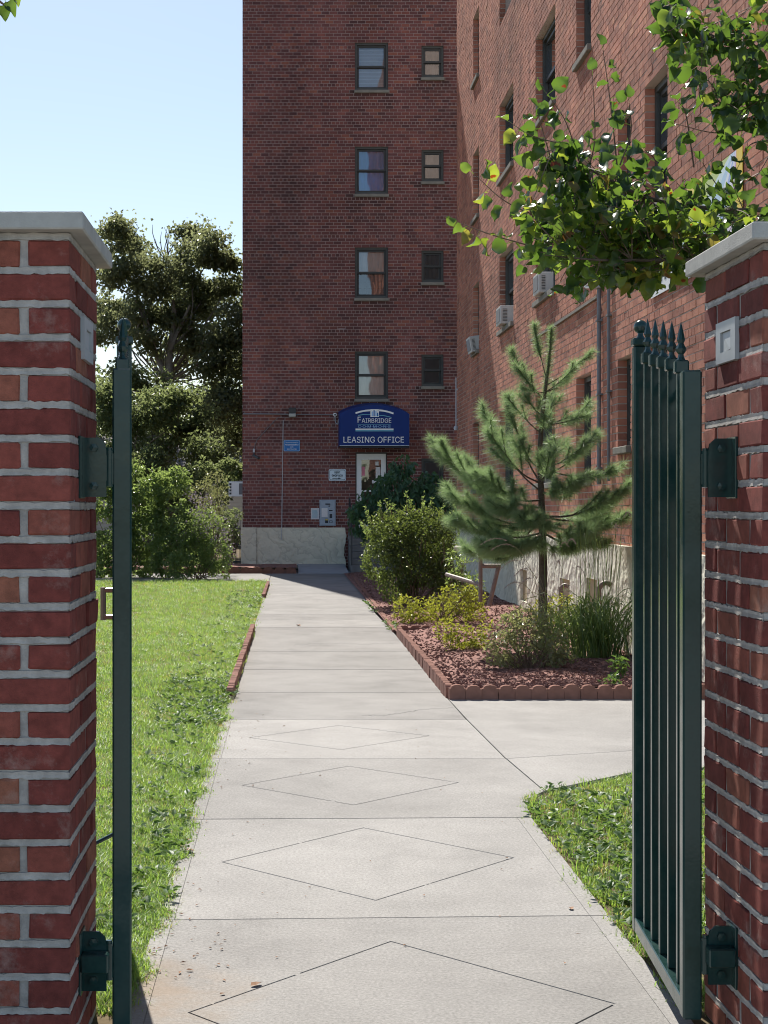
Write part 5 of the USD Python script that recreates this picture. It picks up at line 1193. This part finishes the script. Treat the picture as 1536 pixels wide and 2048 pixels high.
for pts, nl in (([(1235, 340, 6.5), (1222, 215, 6.45), (1206, 100, 6.4)], 6), ([(1165, 345, 6.5), (1132, 245, 6.4), (1092, 185, 6.35)], 11), ([(1090, 440, 6.4), (1010, 402, 6.3), (948, 348, 6.25)], 9), ([(1062, 492, 6.3), (985, 470, 6.2), (922, 447, 6.15)], 8),
                ([(1388, 335, 6.6), (1372, 230, 6.55), (1358, 205, 6.5)], 5), ([(1135, 290, 6.4), (1065, 272, 6.3), (1022, 246, 6.25)], 7), ([(1545, 248, 6.5), (1440, 266, 6.4), (1352, 248, 6.3)], 8), ([(1475, 430, 6.6), (1420, 350, 6.55), (1405, 325, 6.5)], 5), ([(1500, 450, 6.7), (1470, 380, 6.65), (1462, 355, 6.6)], 6),
                ([(1240, 330, 6.4), (1262, 265, 6.4), (1258, 205, 6.35)], 6), ([(1105, 330, 6.4), (1085, 260, 6.35), (1075, 225, 6.3)], 7), ([(1320, 360, 6.5), (1310, 320, 6.45), (1290, 300, 6.4)], 6), ([(1180, 330, 6.4), (1190, 270, 6.35), (1185, 150, 6.3)], 4)):
    twig(pts, nl)
poly = sg.Polygon([(1050, 350), (1085, 265), (1150, 285), (1230, 290), (1300, 330), (1400, 370), (1500, 395), (1540, 430), (1500, 470), (1385, 560), (1330, 572), (1200, 572), (1120, 582), (1055, 530), (1035, 430)])
cnt = 0
while cnt < 128:
    x, y = RNG.uniform(1035, 1540), RNG.uniform(265, 585)
    if not poly.contains(sg.Point(x, y)): continue
    if y < 390 and RNG.random() < .45: continue
    li = [0, 1, 4][RNG.integers(3)]; q = LQ[li]; tip = P(x, y, D()); b = q[6:][np.argmin(np.linalg.norm(q[6:] - tip - np.array([.12, 0, .02]), axis=1))]
    m = (b + tip) / 2 + RNG.normal(0, .03, 3); twig([b, m, tip], int(RNG.integers(4, 8)), .074, .0028, .2); cnt += 1
poly2 = sg.Polygon([(1315, 0), (1560, -30), (1560, 250), (1520, 270), (1450, 215), (1425, 165), (1370, 170), (1345, 90)])
cnt = 0
while cnt < 44:
    x, y = RNG.uniform(1310, 1560), RNG.uniform(-40, 280)
    if not poly2.contains(sg.Point(x, y)): continue
    q = LQ[2] if y < 150 else LQ[3]; tip = P(x, y, D()); b = q[4:][np.argmin(np.linalg.norm(q[4:] - tip - np.array([.1, 0, .08]), axis=1))]; twig([b, (b + tip) / 2 + RNG.normal(0, .03, 3), tip], int(RNG.integers(3, 6)), .080, .0028, .2); cnt += 1
for pts in ([(1540, 280, 6.5), (1500, 290, 6.4), (1478, 330, 6.35)], [(1545, 300, 6.5), (1528, 330, 6.45), (1515, 350, 6.4)], [(1560, 200, 6.4), (1500, 215, 6.4), (1470, 262, 6.4)]): twig(pts, 5, .075)
area = [-(v[:, 1].mean()) for v, f in pear_leaves]; order = np.argsort(area)[::-1]
for i in order[:300]: obj('leaf', pear_leaves[i], 'pear_leaf', pear_t, smooth=True)
obj('leaf_mass', cat([pear_leaves[i] for i in order[300:]]), 'pear_leaf_mass', pear_t, smooth=True, kind='stuff')
print('pear leaves', len(pear_leaves), 'needles', len(V))
# twig of another tree at the upper left
ot = thing('overhanging_twig', 'dark leafy twig hanging into the top left corner against the sky', 'twig')
pear_leaves2, pear_leaves = pear_leaves, []
q = bez([P(-260, -190, 6.2), P(-90, -60, 6.1), P(-5, 0, 6.0), P(12, 12, 6.0)], 12); obj('stem', MB().tube(q, np.linspace(.012, .002, len(q)), 5), 'twig', ot)
for p_, T_, s_ in ((P(-5, -4, 6.0), (.3, 0, -1), .07), (P(4, -6, 6.0), (.7, .1, -.8), .06), (P(22, -22, 6.02), (.5, 0, -.9), .05), (P(-25, -20, 6.05), (-.2, 0, -1), .07), (P(-50, -40, 6.05), (.4, -.3, -1), .07)): put_leaf(p_, np.array(T_), unit(np.array([.2, -1, .35]) + RNG.normal(0, .3, 3)), s_)
for m in pear_leaves: obj('leaf', m, 'pear_leaf', ot, smooth=True)

# ------------------------------------------------------------------ grass
def grass_protos(pi_path, kinds):
    out = []
    for j, (mat_, nb, hgt, spread, w) in enumerate(kinds):
        mb = MB(); rg = np.random.default_rng(50 + j)
        for k_ in range(nb):
            b = np.array([rg.normal(0, spread), rg.normal(0, spread), -.01]); az = rg.uniform(0, 6.28); h = hgt * rg.uniform(.45, 1.15); r = h * rg.uniform(.2, 1.0)
            d = np.array([math.cos(az), math.sin(az), 0]); s = np.array([-d[1], d[0], 0]) * w / 2
            p1 = b + d * r * .35 + np.array([0, 0, h * .65]); p2 = b + d * r + np.array([0, 0, h * rg.uniform(.7, 1.0)])
            mb.add([b - s, b + s, p1 + s * .8, p1 - s * .8, p2], [[0, 1, 2], [0, 2, 3], [3, 2, 4]])
        m = mb.tm(); p = f'{pi_path}/tuft_{j:03d}'; usdkit.mesh(stage, p, m, M(mat_)); out.append(p)
    return out
def scatter(name, label, xs, ys, zs, sc, kinds, weights, cat_='grass'):
    path_ = '/World/' + numbered('/World', name); pi = UsdGeom.PointInstancer.Define(stage, path_); protos = grass_protos(path_, kinds)
    pi.CreatePrototypesRel().SetTargets([Sdf.Path(p) for p in protos]); n = len(xs)
    pi.CreatePositionsAttr(Vt.Vec3fArray.FromNumpy(np.stack([xs, ys, zs], -1).astype(np.float32)))
    pi.CreateProtoIndicesAttr(Vt.IntArray.FromNumpy(RNG.choice(len(protos), n, p=weights).astype(np.int32)))
    a = RNG.uniform(0, math.pi, n); pi.CreateOrientationsAttr(Vt.QuathArray([Gf.Quath(float(math.cos(t)), 0, 0, float(math.sin(t))) for t in a]))
    pi.CreateScalesAttr(Vt.Vec3fArray.FromNumpy(np.repeat(sc[:, None], 3, 1).astype(np.float32)))
    mark(pi.GetPrim(), label, cat_, kind='stuff')
n = 40000
u = RNG.random(n); ys = 4.62 * (30.8 / 4.62) ** (u ** .9); left = -0.128 * ys - .35; right = XL(ys) - .02
xs = left + (right - left) * RNG.random(n) ** .8
jit = .08 * meshkit.noise(np.stack([ys * 6, xs * 0, xs * 0], -1)) * (ys < 12) ; xs = xs + jit - .012
keep = meshkit.noise(np.stack([xs * 2.2, ys * 1.6, xs * 0], -1), 4) + RNG.random(n) * .5 > .42
xs, ys = xs[keep], ys[keep]
G1 = [('grass_fresh', 16, .052, .022, .0042), ('grass_fresh', 18, .040, .026, .0045), ('grass_fresh', 13, .065, .020, .0040), ('grass_dry', 14, .045, .024, .0036), ('grass_fresh', 10, .03, .03, .007)]
scatter('lawn_grass', 'sunlit mown lawn grass left of the concrete path', xs, ys, lawn_z(xs, ys), np.interp(ys, [5, 10, 30], [.8, 1.0, 1.7]) * RNG.uniform(.7, 1.2, len(xs)), G1, [.30, .26, .18, .14, .12])
n = 5200
xs, ys = RNG.uniform(1.185, 3.0, n), RNG.uniform(4.6, 9.0, n)
edge_y = np.interp(xs, [1.18, 1.22, 1.36, 1.96, 3.4], [7.7, 7.95, 8.15, 8.72, 9.1]); ok = ys < edge_y - .02; xs, ys = xs[ok], ys[ok]
scatter('island_grass', 'grass patch right of the path in front of the open gate leaf', xs, ys, np.full(len(xs), -.012), RNG.uniform(.7, 1.25, len(xs)), G1, [.28, .26, .16, .12, .18])
def weeds(name, label, regs, leaf):
    parts, cc = [], []
    for (x0, x1, y0, y1, n_) in regs:
        c = np.stack([RNG.uniform(x0, x1, n_), RNG.uniform(y0, y1, n_)], -1); c = c[c[:, 0] < np.where(c[:, 0] < 0, XL(c[:, 1]) + .03, 99)]
        for x, y in c:
            m = RNG.integers(4, 8); az = RNG.uniform(0, 6.28, m); T = np.stack([np.cos(az), np.sin(az), RNG.uniform(.1, .8, m)], -1)
            p = np.stack([np.full(m, x), np.full(m, y), np.full(m, max(lawn_z(np.array([x]), np.array([y]))[0], -.012) + .015 + .025 * RNG.random())], -1) + T * .012
            parts.append(leaf_cloud(p, T, nrm(rdir(m) * .5 + (0, 0, 1)), leaf * RNG.uniform(.6, 1.2, m), leaf * .55, .2, True))
    obj(name, cat(parts), 'weed_leaf', label=label, cat='weeds', kind='stuff')
weeds('lawn_weeds', 'broad-leaved weeds along the left path edge and the lawn edging end', [(-.95, -.43, 10.6, 13.0, 150), (-.70, -.44, 5.4, 7.6, 45), (-.9, -.45, 7.6, 10.6, 45), (-1.0, -.42, 13, 22, 70), (-.42, -.36, 12.0, 12.5, 12), (-.9, -.36, 22, 27, 110)], .045)
weeds('island_weeds', 'clover and broad-leaved weeds in the grass patch right of the path', [(1.19, 1.7, 5.4, 7.7, 170), (1.3, 2.2, 6.5, 8.2, 80)], .042)
weeds('path_weeds', 'small weeds growing where the low edging meets the path', [(1.27, 1.36, 18.2, 20.0, 26), (1.22, 1.30, 21.5, 24.0, 14)], .05)

# ------------------------------------------------------------------ dry leaves on the concrete
def dry_leaf(p, sz, rz, label):
    t = obj('dry_leaf', (np.array([[-.5, 0, .04], [-.2, .28, .16], [.25, .24, .10], [.55, 0, .05], [.25, -.22, .18], [-.2, -.26, .08], [0, 0, .0]]) @ np.array([[math.cos(rz), math.sin(rz), 0], [-math.sin(rz), math.cos(rz), 0], [0, 0, 1]]) * sz + np.array(p) + (0, 0, .004), np.array([[6, 0, 5], [6, 5, 4], [6, 4, 3], [6, 3, 2], [6, 2, 1], [6, 1, 0]])), 'dry_leaf', label=label, cat='dry leaf', group='dry leaves on the path')
def gp(px, py): Y = EYE * F / (py - CY); return ((px - CX) * Y / F, Y, 0.0)
for (px, py, s_, lab) in [(512, 1972, .045, 'curled brown leaf on the concrete inside the nearest scored diamond'), (1142, 1819, .035, 'dry leaf fragment at the right edge of the path before the gate leaf'), (597, 1252, .10, 'small dark leaf far up the path on the old concrete'),
                          (372, 1681, .045, 'brown leaf highest in the little litter pile at the left path edge'), (360, 1693, .05, 'brown leaf in the middle of the litter pile at the left path edge'), (378, 1703, .05, 'brown leaf lowest in the litter pile at the left path edge'), (352, 1741, .04, 'lone brown leaf below the litter pile at the left path edge'),
                          (340, 1825, .03, 'tiny dry leaf on the left path margin near the joint'), (335, 1795, .03, 'tiny dry leaf by the grass edge just above the nearest joint'), (870, 1362, .06, 'dry leaf on the path beside the bed edging'), (445, 1990, .02, 'leaf crumb left of the nearest scored diamond'), (380, 1943, .025, 'dry twig-like leaf near the foot of the left gate')]:
    dry_leaf(gp(px, py), s_, RNG.uniform(0, 6.28), lab)

m = 170; yy = 4.9 + 7 * RNG.random(m) ** 1.6; side = RNG.random(m); xx = np.where(side < .75, XL(yy) + .02 + .28 * RNG.random(m) ** 2.2, RNG.uniform(-.3, 1.1, m))
cc = np.stack([xx, yy, np.full(m, .004)], -1); az = RNG.uniform(0, 6.28, m)
obj('leaf_litter', leaf_cloud(cc, np.stack([np.cos(az), np.sin(az), .15 * RNG.random(m)], -1), nrm(rdir(m) * .4 + (0, 0, 1)), RNG.uniform(.007, .026, m), RNG.uniform(.003, .012, m), .3), 'dry_leaf', label='tiny dry leaf crumbs scattered over the path, thickest along its left edge', cat='leaf litter', kind='stuff')
